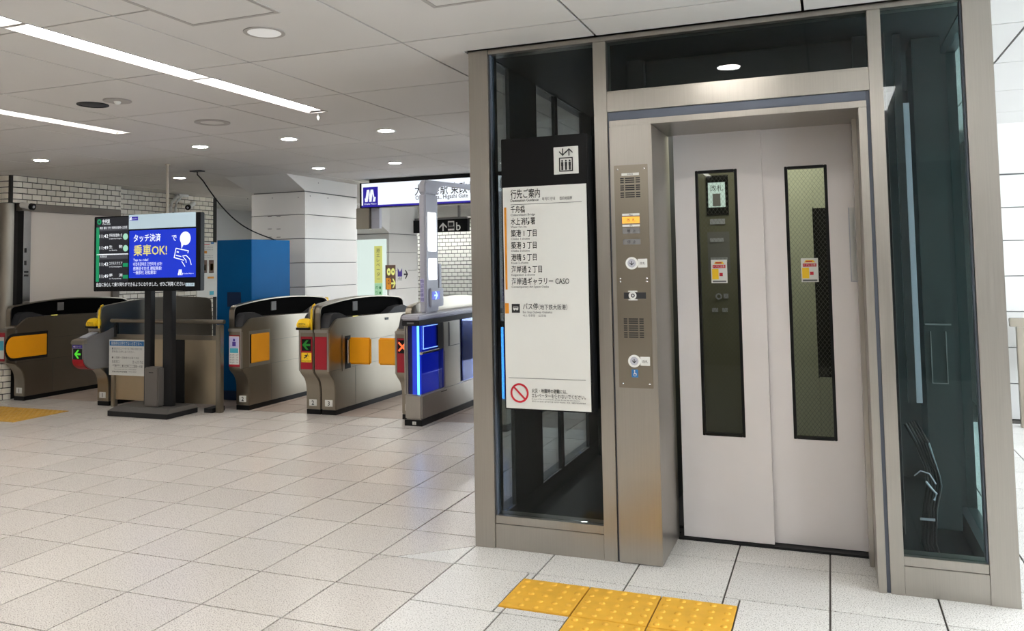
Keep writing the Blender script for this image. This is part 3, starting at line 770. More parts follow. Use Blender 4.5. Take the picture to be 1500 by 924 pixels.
for a, b in (((1040, 321), (1062, 328)), ((1040, 349), (1060, 354)), ((1041, 377), (1066, 384)), ((1060, 430), (1067, 437)), ((1043, 451), (1052, 457)), ((1058, 451), (1066, 457))): rbox(mb, a, b)
mb.build('cab_buttons', LGREY, rw)
a = rp(1053, 434); MB().ring((a[0], 1.850, a[1]), 'y', .012, .021, .008, 20).build('cab_button', LGREY, rw)
rbox(MB(), (1036, 340), (1070, 400), 1.8575).build('cab_button_plate', GREYP, rw)
# guide rail, frame and cables seen through the right-hand glass
MB().box(2.02, 2.045, .50, .52, .70, 2.10).build('guide_rail', LGREY, ev)
MB().box(1.985, 2.018, .49, .53, .70, 2.43).build('guide_rail', DARKC, ev)
MB().box(2.075, 2.20, .62, .9, .10, 2.43).build('counterweight_frame', mat('slate_panel', (.022, .030, .031), .45, var=.1), ev)
mb = MB().box(2.10, 2.104, .612, .619, .78, 1.02).box(2.165, 2.169, .612, .619, .78, 1.02).box(2.10, 2.169, .612, .619, .775, .779).box(2.08, 2.19, .606, .619, 1.05, 1.057); mb.build('bracket', GREYP, ev)
mb = MB()
for k in range(5):
    xk = 1.99+.012*k
    mb.tube([(xk-.03, .40+.02*k, .62), (xk+.01, .38, .54), (xk+.045, .37, .44-.01*k), (xk+.05, .37, .36), (xk+.03, .38, .26), (xk+.02, .39, .1), (xk+.05, .4, .012)], .008, 8)
mb.build('cables', BLACKP, ev, smooth=True)
MB().tube([(1.985, .36, .40), (2.01, .352, .425), (2.045, .352, .415), (2.07, .36, .37)], .003, 6).tube([(2.03, .352, .38), (2.06, .352, .34), (2.07, .355, .33), (2.06, .355, .30)], .005, 6).box(2.0, 2.06, .35, .355, .21, .22).build('cable_clips', LGREY, ev, smooth=True)
MB().box(1.935, 1.937, .30, .45, .156, 2.40).build('cable_tray', GREYP, ev)

# ------------------------------------------------------------------ destination board hung in front of the left glass
SY = -.052
sg = thing('guidance_sign', 'tall black framed board of lift destinations on the left glass of the lift', 'sign', (.408, -.02, .68))
MB().box(.190, .628, SY, .034, .680, 1.983).build('housing', BLACKP, sg, bevel=.003)
MB().box(.197, .618, SY-.003, SY-.0003, .687, 1.745).build('white_face', PAPER, sg)
def s2(px, py, d=.0045): p = on(1, SY-d, px, py); return p
blk = MB(); gry = MB(); org = MB(); red = MB(); wht = MB()
def line(s, px0, px1, pyb, hpx, mb=blk, bold=.008):
    a = s2(px0, pyb); b = s2(px1, pyb); t_ = s2(px0, pyb-hpx)
    text(mb, s, a, '-y', t_.z-a.z, b.x-a.x, bold)
line('行先ご案内', 748, 791, 290, 10.5); line('Destination Guidance', 748, 789, 296, 4.0)
line('목적지 안내', 794, 813, 293.5, 4, gry); line('目的地指南', 820, 838, 292.5, 4, gry)
for i, (j, e, w1, w2) in enumerate((('千舟橋', 'Chibunebashi Bridge', 769, 784), ('水上消防署', 'Water Fire Sta.', 784, 772), ('築港 1 丁目', 'Chikko 1-chome', 786, 776), ('築港 3 丁目', 'Chikko 3-chome', 786, 776), ('港晴 5 丁目', 'Kosei 5-chome', 786, 774), ('海岸通 2 丁目', 'Kaigandori 2-chome', 794, 784), ('海岸通ギャラリー CASO', 'Contemporary Art Space Osaka', 834, 804))):
    y = 311.3+17.5*i
    line(j, 748+.25*i, w1, y, 8.2); line(e, 748+.25*i, w2, y+5.2, 3.2, gry, .004)
line('バス停', 766, 788, 452.5, 7.4); line('（地下鉄大阪港）', 789, 831, 453, 6.2, blk, .002); line('Bus Stop (Subway Osakako)', 766, 809, 458.5, 3.3, gry, .004); line('버스 정류장    公交站', 766, 800, 463.5, 2.8, gry, .002)
line('火災・地震時の避難には、', 779, 831, 574.5, 5.0); line('エレベーターを使わないでください。', 779, 858, 581.5, 5.0)
line('In case of fire or earthquake, please do not use the elevator.', 779, 850, 584.8, 1.8, blk, 0); line('화재 및 지진 발생시 엘리베이터를 사용하지 마십시오.  火灾、地震时请勿使用电梯', 779, 858, 588.5, 1.8, blk, 0)
a, b = s2(748, 300), s2(852, 296.5); gry.box(a.x, b.x, SY-.0045, SY-.003, a.z-.001, a.z+.001)
a, b = s2(745, 553), s2(858, 556); gry.box(a.x, b.x, SY-.0045, SY-.003, a.z-.001, a.z+.001)
a, b = s2(738.5, 304), s2(743.5, 424); org.box(a.x, b.x, SY-.0045, SY-.003, b.z, a.z)
a, b = s2(739.8, 444), s2(745.5, 459); org.box(a.x, b.x, SY-.0045, SY-.003, b.z, a.z)
a, b = s2(749.5, 445), s2(761.5, 458); blk.box(a.x, b.x, SY-.0045, SY-.003, b.z, a.z)
cx, cz = (a.x+b.x)/2, (a.z+b.z)/2
wht.box(cx-.013, cx+.013, SY-.006, SY-.0046, cz-.006, cz+.008); blk.box(cx-.011, cx+.011, SY-.007, SY-.0061, cz+.001, cz+.005)
wht.cyl((cx-.007, SY-.006, cz-.007), 'y', .003, .0014, 10).cyl((cx+.007, SY-.006, cz-.007), 'y', .003, .0014, 10)
p = s2(761, 575.5); red.ring((p.x, SY-.0048, p.z), 'y', .037, .046, .0015, 32)
q = .707; r_ = .039; hw = .0045
red.add([(p.x-r_*q-hw*q, SY-.0049, p.z+r_*q-hw*q), (p.x-r_*q+hw*q, SY-.0049, p.z+r_*q+hw*q), (p.x+r_*q+hw*q, SY-.0049, p.z-r_*q+hw*q), (p.x+r_*q-hw*q, SY-.0049, p.z-r_*q-hw*q)], [(0, 1, 2, 3)])
ic = MB().box(.461, .583, SY-.003, SY-.0003, 1.795, 1.925).build('lift_icon', PAPER, sg, bevel=.001)
im = MB(); x0, x1, z0, z1 = .488, .556, 1.807, 1.874; b = .005; Y0 = SY-.0045
im.box(x0, x1, Y0, SY-.003, z0, z0+b).box(x0, x1, Y0, SY-.003, z1-b, z1).box(x0, x0+b, Y0, SY-.003, z0, z1).box(x1-b, x1, Y0, SY-.003, z0, z1)
for k in range(3):
    c = x0+.0155+.0185*k
    im.cyl((c, Y0, 1.858), 'y', .0045, .0014, 12).box(c-.0055, c+.0055, Y0, SY-.003, 1.834, 1.8525).box(c-.0045, c+.0045, Y0, SY-.003, 1.814, 1.836)
arrow(im, (.507, Y0, 1.899), '-y', .036, 'down', .15); arrow(im, (.538, Y0, 1.899), '-y', .036, 'up', .15)
im.build('icon_mark', INK, ic)
blk.build('lettering', INK, sg); gry.build('lettering', GREYINK, sg); org.build('colour_bar', ORANGEP, sg); red.build('no_entry_mark', REDP, sg); wht.build('bus_mark', PAPER, sg)

# ================================================================== TICKET GATES
def curve_pts(p0, p1, p2, n=5):
    return [((1-t)**2*p0[0]+2*t*(1-t)*p1[0]+t*t*p2[0], (1-t)**2*p0[1]+2*t*(1-t)*p1[1]+t*t*p2[1]) for t in [i/n for i in range(n+1)]]
GY, GW, GL = 2.85, .160, 1.52
HOODP = curve_pts((-.10, .80), (-.10, .88), (-.10, .95), 2)+curve_pts((-.10, .95), (-.10, 1.012), (-.04, 1.022), 4)[1:]+curve_pts((-.04, 1.022), (.65, 1.12), (1.40, 1.045), 10)[1:]+curve_pts((1.40, 1.045), (1.50, 1.03), (1.50, .97), 3)[1:]+[(1.50, .87)]
def gate(x0, right, label, number, front, flaps, y0=GY, group='ticket gates in a row', yellow_led=False, nose=False):
    """one machine; 'right' = its passage lies to the right (+x)."""
    t = thing('ticket_gate', label, 'ticket gate', (x0+GW/2, y0+.7, 0), group)
    W = GW
    def X(l): return x0+l if right else x0+W-l
    def bx(mb, a, b, c, d, e, f): mb.box(X(a), X(b), y0+c, y0+d, e, f); return mb
    def pr(mb, poly, a, b): mb.prism([(y0+p[0], p[1]) for p in poly], 'x', X(a), X(b)); return mb
    bx(MB(), .004, W-.004, .004, GL, 0, .045).build('plinth', BLACKP, t)
    body = [(0, .046), (GL, .046), (GL, .872), (.5, .893), (.06, .893)]+curve_pts((.06, .893), (.0, .89), (-.05, .84), 4)[1:]+[(-.105, .795), (-.11, .79), (-.11, .425)]+curve_pts((-.11, .425), (-.105, .39), (-.06, .36), 3)[1:]+curve_pts((-.06, .36), (0, .31), (0, .20), 5)[1:]
    pr(MB(), body, .002, W-.002).build('body', STEELH, t, bevel=.006)
    # hood: thin outer shell, black lining, rim
    pr(MB(), HOODP, 0, .010).build('hood_shell', STEELH, t)
    n = len(HOODP); inn = []
    for i, p in enumerate(HOODP):
        a = HOODP[max(i-1, 0)]; b = HOODP[min(i+1, n-1)]; dx, dz = b[0]-a[0], b[1]-a[1]; L = math.hypot(dx, dz); inn.append((p[0]+dz/L*.011, p[1]-dx/L*.011))
    pr(MB(), HOODP+inn[::-1], .010, .060).build('hood_rim', STEELH, t, smooth=True)
    pr(MB(), [(p[0], p[1]) for p in inn], .0105, .03).build('hood_lining', HOODB, t)
    pr(MB(), [(-.088, .80), (-.035, .925), (.0, .945), (.10, .945), (.24, .90), (.24, .885), (.05, .87), (-.06, .80)], .031, W-.016).build('card_reader', CHARC, t, bevel=.004)
    pr(MB(), [(1.0, .87), (1.20, .945), (1.38, .955), (1.46, .93), (1.50, .87)], .031, W-.03).build('exit_reader', CHARC, t, bevel=.004)
    bx(MB(), .031, .04, .50, .58, .94, 1.03).build('hood_label', GREYP, t)
    bx(MB(), .004, W-.001, -.122, -.104, .770, .800).build('nose_trim', STEEL, t, bevel=.004)
    bx(MB(), W-.018, W+.001, -.116, -.09, .415, .769).build('corner_trim', STEEL, t, bevel=.003)
    f = None
    if front:
        f = bx(MB(), .010, W-.020, -.1145, -.1105, .432, .735).build('front_panel', RED, t, bevel=.002)
        front(t, f, X(.010) if right else X(W-.020), X(W-.020) if right else X(.010), y0-.1145)
    # passage side: flap pocket, flaps, joints
    for (a, b, z0, z1, proud) in flaps:
        bx(MB(), W-.0015, W+.002, a-.02, b+.02, z0-.035, z1+.03).build('flap_pocket', STEEL, t)
        bx(MB(), W+.0015, W+.0035, a-.012, a+.012, z0, z1).build('flap_slot', BLACKM, t)
        bx(MB(), W+.0025, W+.0025+proud, a, b, z0, z1).build('flap', ORANGE, t, bevel=.012 if proud > .03 else .006, seg=3)
    jm = MB(); bx(jm, W-.0022, W-.001, .345, .349, .05, .42); bx(jm, W-.0022, W-.001, .36, 1.4, .648, .651); bx(jm, W-.0022, W-.001, -.09, GL, .415, .418); jm.build('panel_joint', GREYINK, t)
    bx(MB(), W-.002, W+.002, .92, .99, .820, .845).build('sensor_slot', BLACKP, t)
    if yellow_led: bx(MB(), W-.02, W+.0005, .33, .40, .893, .899).build('indicator', E_SCRY, t)
    if number:
        pz = bx(MB(), .043, .125, -.0025, .0015, .078, .138).build('number_plate', PAPER, t)
        tt = MB(); text(tt, number, ((X(.043)+X(.125))/2, y0-.0032, .088), '-y', .042, bold=.02, align='c'); tt.build('lettering', INK, pz)
    GATES.append(t); return t
GATES = []
def f_poster(t, f, a, b, y):
    MB().box(a+.006, b-.006, y-.002, y-.0002, .455, .725).build('poster', PAPER, f)
    MB().box(a+.010, b-.010, y-.003, y-.002, .615, .718).build('poster_picture', LILAC, f)
    MB().box(a+.016, b-.016, y-.003, y-.002, .565, .610).build('poster_picture', TEAL, f)
    m_ = MB(); c = (a+b)/2; m_.cyl((c, y-.0042, .690), 'y', .013, .001, 12).box(c-.02, c+.02, y-.0042, y-.003, .630, .672); m_.build('poster_figure', PURPLE, f)
    m_ = MB()
    for k in range(4): text(m_, '改札通行ご注意', (c, y-.0025, .540-.024*k), '-y', .013, b-a-.026, align='c')
    m_.build('lettering', GREYINK, f)
def f_arrow(t, f, a, b, y):
    c = (a+b)/2
    MB().box(a+.014, b-.014, y-.002, y-.0002, .602, .712).build('display', BLACKP, f)
    m_ = MB(); arrow(m_, (c, y-.0025, .657), '-y', .088, 'left', .22); m_.build('arrow', E_DGREEN, f)
    s = MB().box(a+.010, b-.010, y-.002, y-.0002, .498, .585).build('caution_sticker', YELLOW, f)
    m_ = MB(); m_.cyl((c+.012, y-.003, .573), 'y', .006, .0008, 10)
    m_.add([(c-.004, y-.003, .566), (c+.014, y-.003, .562), (c+.006, y-.003, .545), (c-.010, y-.003, .546)], [(0, 1, 2, 3)])
    for p, q2 in (((c-.006, .547), (c-.026, .534)), ((c+.004, .546), (c+.012, .528)), ((c+.012, .561), (c+.030, .556)), ((c-.002, .564), (c-.020, .556))):
        m_.add([(p[0]-.003, y-.003, p[1]+.003), (p[0]+.003, y-.003, p[1]-.003), (q2[0]+.003, y-.003, q2[1]-.003), (q2[0]-.003, y-.003, q2[1]+.003)], [(0, 1, 2, 3)])
    text(m_, 'かけこみ注意', (c, y-.003, .503), '-y', .014, b-a-.028, align='c'); m_.build('sticker_mark', INK, s)
def f_cross(t, f, a, b, y):
    c = (a+b)/2-.008; MB().box(a+.010, b-.010, y-.002, y-.0002, .602, .718).build('display', BLACKP, f)
    m_ = MB(); h = .038; q = .007
    for sgn in (1, -1):
        m_.add([(c-h-q*.7, y-.003, .660-sgn*(h-q)), (c-h+q*.7, y-.003, .660-sgn*(h+q)), (c+h+q*.7, y-.003, .660+sgn*(h-q)), (c+h-q*.7, y-.003, .660+sgn*(h+q))], [(0, 1, 2, 3)])
    m_.build('cross', E_X, f, recalc=False)
def f_plain(t, f, a, b, y): pass
def f_teal(t, f, a, b, y):
    MB().box(a+.008, b-.008, y-.002, y-.0002, .47, .70).build('poster', PAPER, f); MB().box(a+.014, b-.014, y-.003, y-.002, .56, .66).build('poster_picture', TEAL, f)
gate(-6.635, True, 'leftmost ticket gate, steel with black hood and broad orange flap, beside the brick pier', '1', None, [], y0=2.67, yellow_led=True)
gate_left = GATES[-1]
gate(-3.815, True, 'ticket gate numbered 2 with a poster on its nose, in front of the blue cabinet', '2', f_poster, [(.02, .30, .452, .735, .010)])
gate_two = GATES[-1]
gate_arrow = gate(-2.995, False, 'ticket gate numbered 2 with green arrow and yellow sticker, joined to the gate numbered 3', '2', f_arrow, [(.2, .5, .45, .72, .02)])
gate(-2.828, True, 'ticket gate numbered 3 with plain red nose and two orange flaps', '3', f_plain, [], yellow_led=True)
gate_three = GATES[-1]
gate(-1.974, False, 'ticket gate showing an orange cross, half hidden behind the blue lit gate', '3', f_cross, [])
gate_cross = GATES[-1]
# the exit machine of lane 1 with its long ticket nose
t = gate(-5.43, False, 'ticket gate with a jutting grey ticket nose, behind the railing and poster', '1', None, [(.2, .5, .45, .72, .02)], y0=2.67)
x0, x1 = -5.432, -5.268
np2 = [(2.36, .690), (2.72, .80), (2.74, .80), (2.74, .36)]+curve_pts((2.70, .36), (2.64, .395), (2.56, .395), 4)+curve_pts((2.50, .395), (2.36, .40), (2.36, .56), 6)
MB().prism(np2, 'x', x0, x1).build('ticket_nose', GREYP, t, bevel=.006)
MB().prism([(2.345, .655), (2.355, .690), (2.40, .706), (2.40, .655)], 'x', x0-.002, x1+.002).build('nose_trim', STEELH, t, bevel=.004)
MB().prism([(2.42, .712), (2.60, .767), (2.60, .775), (2.42, .722)], 'x', x0+.04, x1-.04).build('card_pad', LGREY, t)
fpn = MB().box(x0+.012, x1-.022, 2.357, 2.3598, .615, .648).build('lane_sign', PURPLE, t)
tt = MB(); text(tt, '◀ICカード', (x0+.076, 2.3562, .623), '-y', .016, .10, align='c'); tt.build('lettering', PAPER, fpn)
fpn = MB().box(x0+.024, x1-.022, 2.357, 2.3598, .505, .610).build('display', BLACKP, t)
tt = MB(); arrow(tt, (x0+.083, 2.3562, .557), '-y', .086, 'left', .22); tt.build('arrow', E_GREEN, fpn)
MB().prism([(2.3575, .500), (2.3575, .56-.02)]+[]+curve_pts((2.3585, .50), (2.365, .40), (2.48, .391), 6)[::-1], 'x', x0+.016, x1-.016).build('red_cover', RED, t) if False else None
cp = curve_pts((2.358, .500), (2.362, .398), (2.50, .392), 7)
MB().prism(cp+[(p[0]+.006, p[1]+.008) for p in cp[::-1]], 'x', x0+.012, x1-.014).build('red_cover', RED, t, smooth=True)
# long open flap of the leftmost gate, round at its front end
xf = -6.635+GW
MB().prism([(2.455, .44), (2.47, .425), (2.575, .40), (2.575, .785), (2.47, .785), (2.455, .77)], 'x', -6.633, xf-.001).build('nose', STEELH, gate_left, bevel=.006)
fr_ = MB().box(-6.625, xf-.02, 2.4515, 2.4549, .445, .745).build('front_panel', RED, gate_left, bevel=.002); f_teal(gate_left, fr_, -6.625, xf-.02, 2.4515)
rp_ = [(2.53+.085*math.cos(a), .585+.115*math.sin(a)) for a in [math.pi/2+i*math.pi/10 for i in range(11)]]
MB().prism(rp_+[(2.925, .47), (2.925, .70)], 'x', xf+.0035, xf+.018).build('flap', ORANGE, gate_left, bevel=.004)
rq = [(2.53+.10*math.cos(a), .585+.145*math.sin(a)) for a in [math.pi/2+i*math.pi/10 for i in range(11)]]
MB().prism(rq+[(2.945, .44), (2.945, .73)], 'x', xf+.0005, xf+.003).build('flap_pocket', BLACKM, gate_left)
# yellow cover on the exit end of the gate in front of the blue cabinet
o = MB().box(-3.97, -3.80, 4.39, 4.44, .975, 1.03).build('slot_cover', YELLOW, gate_two, bevel=.008); o['label'] = 'yellow cover on the exit end'
# swing flaps standing across lane 3
for g_, a, b, xs in ((gate_three, -2.655, -2.415, -2.668), (gate_cross, -2.335, -1.985, -1.974)):
    MB().box(a, b, 3.052, 3.084, .450, .702).build('flap', ORANGE, g_, bevel=.014, seg=3)
    s_ = 1 if g_ is gate_three else -1
    MB().box(xs+s_*.0005, xs+s_*.004, 2.96, 3.13, .395, .735).build('flap_pocket', STEELH, g_)
    MB().box(xs+s_*.004, xs+s_*.006, 3.005, 3.10, .41, .72).build('flap_slot', BLACKP, g_)
    MB().tube([(xs+s_*.012, 3.045, .46), (xs+s_*.012, 3.045, .68)], .007, 8).build('hinge_pin', STEELR, g_, smooth=True)
# yellow covers strapped over two slots
def cover(gate_, x0, y0):
    c = MB().prism([(y0-.06, .822), (y0-.055, .86), (y0-.02, .895), (y0+.05, .90), (y0+.05, .822)], 'x', x0, x0+.14).build('slot_cover', YELLOW, gate_, bevel=.008); c['label'] = 'yellow cover over the ticket slot'
    MB().box(x0, x0+.14, y0-.058, y0+.05, .800, .821).build('cover_base', BLACKP, c)
    m_ = MB(); text(m_, '使用中止', (x0+.07, y0-.062, .848), '-y', .014, .08, align='c'); text(m_, 'ご利用できません', (x0+.07, y0-.062, .830), '-y', .010, .10, align='c'); m_.build('lettering', INK, c)
    MB().tube([(x0+.145, y0-.02, .80), (x0+.147, y0-.024, .90), (x0+.146, y0-.015, .985), (x0+.152, y0+.0, 1.022), (x0+.168, y0+.01, 1.034)], .010, 8).build('cover_strap', YELLOW, c, smooth=True)
cover(gate_arrow, -2.992, 2.745); cover(t, -5.42, 2.565)
# ------------------------------------------------------------------ new walk-through gate with blue light
bgx0, bgx1, bgy = -1.808, -1.642, 2.60
t = thing('face_gate', 'walk-through gate glowing blue with a tall grey lamp post, next to the lift', 'ticket gate', (-1.725, 3.4, 0))
GE = 4.75
MB().box(bgx0, bgx1, bgy, GE, 0, .052).build('plinth', BLACKP, t)
MB().box(bgx0+.002, bgx1, bgy, GE, .053, .268).build('base', STEEL, t, bevel=.012, seg=3)
MB().box(bgx0-.004, bgx1+.004, bgy-.045, GE, .905, .952).build('top_slab', LGREY, t, bevel=.012, seg=3)
MB().box(bgx0, bgx1, bgy-.035, GE, .858, .904).build('band', BLACKM, t, bevel=.004)
MB().box(bgx0, bgx0+.016, bgy, bgy+.05, .269, .857).box(bgx0+.022, bgx0+.034, bgy, bgy+.05, .269, .857).build('front_pillar', STEEL, t, bevel=.002)
MB().box(bgx0+.034, bgx1-.03, bgy+.01, bgy+.03, .269, .857).build('front_panel', NAVY, t)
MB().box(bgx1-.036, bgx1-.024, bgy-.006, bgy+.012, .269, .857).build('light_strip', E_CYAN, t)
MB().box(bgx1-.085, bgx1-.037, bgy-.002, bgy+.009, .269, .857).build('front_glow', E_BLUED, t)
MB().box(bgx0+.01, bgx0+.02, bgy+.05, 3.04, .269, .857).build('inner_panel', E_BLUED, t)
MB().box(bgx1-.028, bgx1-.022, bgy+.015, 2.98, .269, .60).build('lower_glow', E_BLUED, t)
MB().box(bgx1-.010, bgx1-.004, bgy+.02, 3.04, .269, .857).build('glass_pane', GLASSB, t)
MB().box(bgx1-.03, bgx1-.022, 2.66, 2.93, .655, .845).build('flap_glow', E_BLUED, t)
o_ = MB(); o_.box(bgx1-.004, bgx1-.001, 2.645, 2.652, .65, .85).box(bgx1-.004, bgx1-.001, 2.652, 2.93, .845, .85).box(bgx1-.004, bgx1-.001, 2.652, 2.93, .65, .655); o_.build('flap_edge', emis('blue_edge', (.25, .45, 1), 1.6), t)
MB().tube([(bgx1+.004, 2.60, .622), (bgx1+.004, 2.95, .622)], .011, 10).build('bar', BLACKP, t, smooth=True)
MB().tube([(bgx1+.004, 2.585, .622), (bgx1+.004, 2.605, .622)], .014, 10).build('bar_cap', STEELR, t, smooth=True)
MB().box(bgx1-.012, bgx1-.003, 2.93, 3.04, .62, .857).build('dark_panel', BLACKM, t)
MB().box(bgx0, bgx1-.001, 3.045, 3.40, .269, .857).build('door_box', STEEL, t, bevel=.004)
MB().box(bgx1-.001, bgx1+.006, 3.05, 3.10, .269, .60).build('door_post', STEEL, t, bevel=.003)
MB().box(bgx1-.001, bgx1+.003, 3.15, 3.17, .63, .85).box(bgx1-.001, bgx1+.003, 3.17, 3.38, .628, .634).build('panel_joint', GREYINK, t)
MB().box(bgx0+.01, bgx1-.02, 3.401, 3.47, .269, .857).build('pillar', SEAL, t)
MB().box(bgx0+.01, bgx1-.012, 3.471, 3.70, .269, .857).build('lower_glow', NAVY, t); MB().box(bgx1-.012, bgx1-.004, 3.471, 3.74, .269, .857).build('glass_pane', GLASSB, t)
MB().box(bgx0+.01, bgx1-.02, 3.741, GE-.01, .269, .857).build('rear_box', BLACKM, t)
MB().box(bgx1-.03, bgx1-.018, GE-.012, GE+.002, .269, .857).build('light_strip', E_CYAN, t)
MB().box(bgx0+.05, bgx1-.05, bgy-.0365, bgy-.0352, .875, .888).build('maker_plate', GREYP, t) 
pz = MB().box(bgx0+.075, bgx0+.11, bgy-.002, bgy, .012, .038).build('number_plate', PAPER, t)
tt = MB(); text(tt, '3', (bgx0+.0925, bgy-.0026, .016), '-y', .018, align='c'); tt.build('lettering', INK, pz)
MB().box(bgx1-.001, bgx1+.001, 2.98, 3.10, .235, .242).build('keyhole', BLACKP, t)
# lamp post
px0, px1, py0, py1 = -1.742, -1.676, 2.775, 3.03
post = MB().box(px0, px1, py0, py1, .953, 2.02).build('lamp_post', LGREY, t, bevel=.014, seg=3)
prof = [(py0, 2.024), (py0, 2.09)]+curve_pts((py0, 2.09), (py0+.01, 2.14), (py0+.07, 2.145), 5)[1:]+[(3.3, 2.162), (3.8, 2.184), (GE-.3, 2.190), (GE-.08, 2.165), (GE, 2.10), (GE, 2.024), (GE-.2, 2.024), (GE-.24, 2.10), (GE-.35, 2.138), (3.8, 2.136), (3.24, 2.126), (3.09, 2.10), (py1, 2.05), (py1, 2.024)]
MB().prism(prof, 'x', px0, px1).build('arch', LGREY, t, bevel=.010)
MB().box(px0, px1, GE-.2, GE-.002, .953, 2.02).build('lamp_post', LGREY, t, bevel=.014, seg=3)
for a, b, nm in ((on(0, px1, 627, 368), on(0, px1, 638.5, 312), 'upper'), (on(0, px1, 628, 435-25), on(0, px1, 639.5, 378.5), 'lower')):
    MB().box(px1-.004, px1+.003, a.y, b.y, a.z, b.z).build('lamp', E_LAMP, post, bevel=.003)
a, b = on(0, px1, 629, 450), on(0, px1, 647, 421)
pn = MB().box(px1-.002, px1+.02, a.y, b.y, a.z, b.z).build('arrow_panel', LGREY, post, bevel=.008)
a, b = on(0, px1+.02, 633, 439), on(0, px1+.02, 644, 426)
MB().box(px1+.0195, px1+.022, a.y, b.y, a.z, b.z).build('arrow_screen', E_BLUE, pn)
tt = MB(); arrow(tt, (px1+.0228, (a.y+b.y)/2, (a.z+b.z)/2), '+x', .07, 'right', .22); tt.build('arrow', emis('blue_arrow', (.25, .6, 1), 2.0), pn)
a, b = on(0, px1, 641, 421), on(0, px1, 648, 386); MB().box(px1-.03, px1+.004, py1, py1+.05, a.z, b.z).build('reader_plate', LGREY, post, bevel=.004)
pz = MB().box(px0+.010, px0+.045, py0-.002, py0-.0003, 1.055, 1.26).build('side_label', LILAC, post)
tt = MB()
for k, ch in enumerate('顔認証専用'): text(tt, ch, (px0+.0275, py0-.0028, 1.222-.040*k), '-y', .026, align='c')
tt.build('lettering', PURPLE, pz)
def dup(o, par=None, off=(0, 0, 0)):
    c = o.copy(); COL.objects.link(c); c.parent = par
    if par is None: c.location = Vector(o.location)+Vector(off)
    for ch in list(o.children): dup(ch, c)
    return c
t2 = dup(t, None, (.785, 0, 0)); t2['label'] = 'second blue lit walk-through gate, glimpsed only through the left glass of the lift'

# ================================================================== OTHER THINGS
# ------------------------------------------------------------------ digital sign on a stand
SY2 = 2.35
t = thing('digital_sign', 'black digital sign on two posts showing train times and a blue notice', 'sign', (-4.44, 2.42, 0))
a, b = on(1, SY2, 138, 318), on(1, SY2, 293, 425)
hx0, hx1, hz0, hz1 = a.x, b.x, b.z-.005, a.z
MB().box(hx0, hx1, SY2, SY2+.06, hz0, hz1).build('housing', BLACKP, t, bevel=.005)
MB().prism([(-4.80, .003), (-4.075, .003), (-4.075, .05), (-4.80, .05)], 'y', 2.22, 2.62).build('base_lower', BLACKM, t, bevel=.003)
MB().add([(-4.80, 2.22, .05), (-4.075, 2.22, .05), (-4.075, 2.62, .05), (-4.80, 2.62, .05), (-4.77, 2.29, .085), (-4.105, 2.29, .085), (-4.105, 2.60, .085), (-4.77, 2.60, .085)], [(0, 3, 2, 1), (4, 5, 6, 7), (0, 1, 5, 4), (1, 2, 6, 5), (2, 3, 7, 6), (3, 0, 4, 7)]).build('base', mat('dark_grey_base', srgb(84, 81, 78), .5, var=.05), t)
for a, b in ((-4.545, -4.465), (-4.315, -4.205)):
    MB().box(a, b, 2.41, 2.47, .085, hz0+.25).build('post', BLACKM, t, bevel=.004)
MB().box(-4.468, -4.295, 2.335, 2.45, .085, .455).build('cable_box', mat('grey_box_paint', srgb(96, 91, 86), .45, var=.05), t, bevel=.01)
MB().box(-4.405, -4.355, 2.3335, 2.3352, .405, .411).build('cable_box_slot', BLACKP, t)
MB().box(hx0+.2, hx1-.2, 2.40, 2.42, 1.35, 1.70).build('mount', BLACKM, t)
D = SY2-.001
def q(px, py): p = on(1, SY2, px, py); return p.x, p.z
def scr(m, c0, c1, name='screen_area', d=D):
    (xa, za), (xb, zb_) = q(*c0), q(*c1); return MB().box(xa, xb, d-.001, d, min(za, zb_), max(za, zb_)).build(name, m, t)
(xa, za), (xb, zb_) = q(140.5, 321), q(288.5, 420)
scrn = MB().box(xa, xb, D, SY2+.001, zb_, za).build('screen', BLACKP, t)
# pixel measurements of the zoomed screen (7.106 x), mapped onto the panel
def z7(x, y): return 130+x/7.106, 300+y/7.108
def sbox(m, x0, y0, x1, y1, name='screen_area', d=D):
    (a, b), (c, e) = q(*z7(x0, y0)), q(*z7(x1, y1)); return MB().box(a, c, d-.0012, d-.0001, min(b, e), max(b, e)).build(name, m, scrn)
sbox(E_SCRD, 85, 140, 410, 800); sbox(E_SKY, 420, 106, 1115, 225); sbox(E_BLUE, 425, 270, 1115, 752)
sbox(E_SCRG, 82, 238, 107, 800, d=D-.0012); sbox(E_SCRH, 110, 226, 410, 262, d=D-.0012); sbox(E_SCRH, 110, 522, 410, 560, d=D-.0012); sbox(E_SCRW, 82, 514, 412, 518, d=D-.0012)
sbox(E_SIGNB, 428, 126, 515, 160, d=D-.0012)
for (cxp, cyp, rp_) in ((385, 330, 24), (385, 452, 24)):
    x, z_ = q(*z7(cxp, cyp)); MB().cyl((x, D-.0025, z_), 'y', .031, .0012, 24).build('line_badge', E_SCRM, scrn)
x, z_ = q(*z7(112, 178)); MB().ring((x, D-.0025, z_), 'y', .012, .027, .0012, 24).build('line_mark', E_SCRG, scrn)
sbox(E_SCRG, 358, 606, 410, 644, d=D-.0012); sbox(E_SCRG, 358, 730, 410, 766, d=D-.0012); sbox(E_SKY, 1010, 812, 1102, 846, d=D-.0012)
w1 = MB(); y1_ = MB(); b1 = MB()
def tl(mb, s, x0, x1, yb, hp, bold=.008):
    a = q(*z7(x0, yb)); b = q(*z7(x1, yb)); c = q(*z7(x0, yb-hp)); text(mb, s, (a[0], D-.0032, a[1]), '-y', c[1]-a[1], b[0]-a[0], bold)
tl(w1, '中央線', 146, 222, 190, 34); tl(w1, 'Chuo Line', 146, 230, 208, 14, .0)
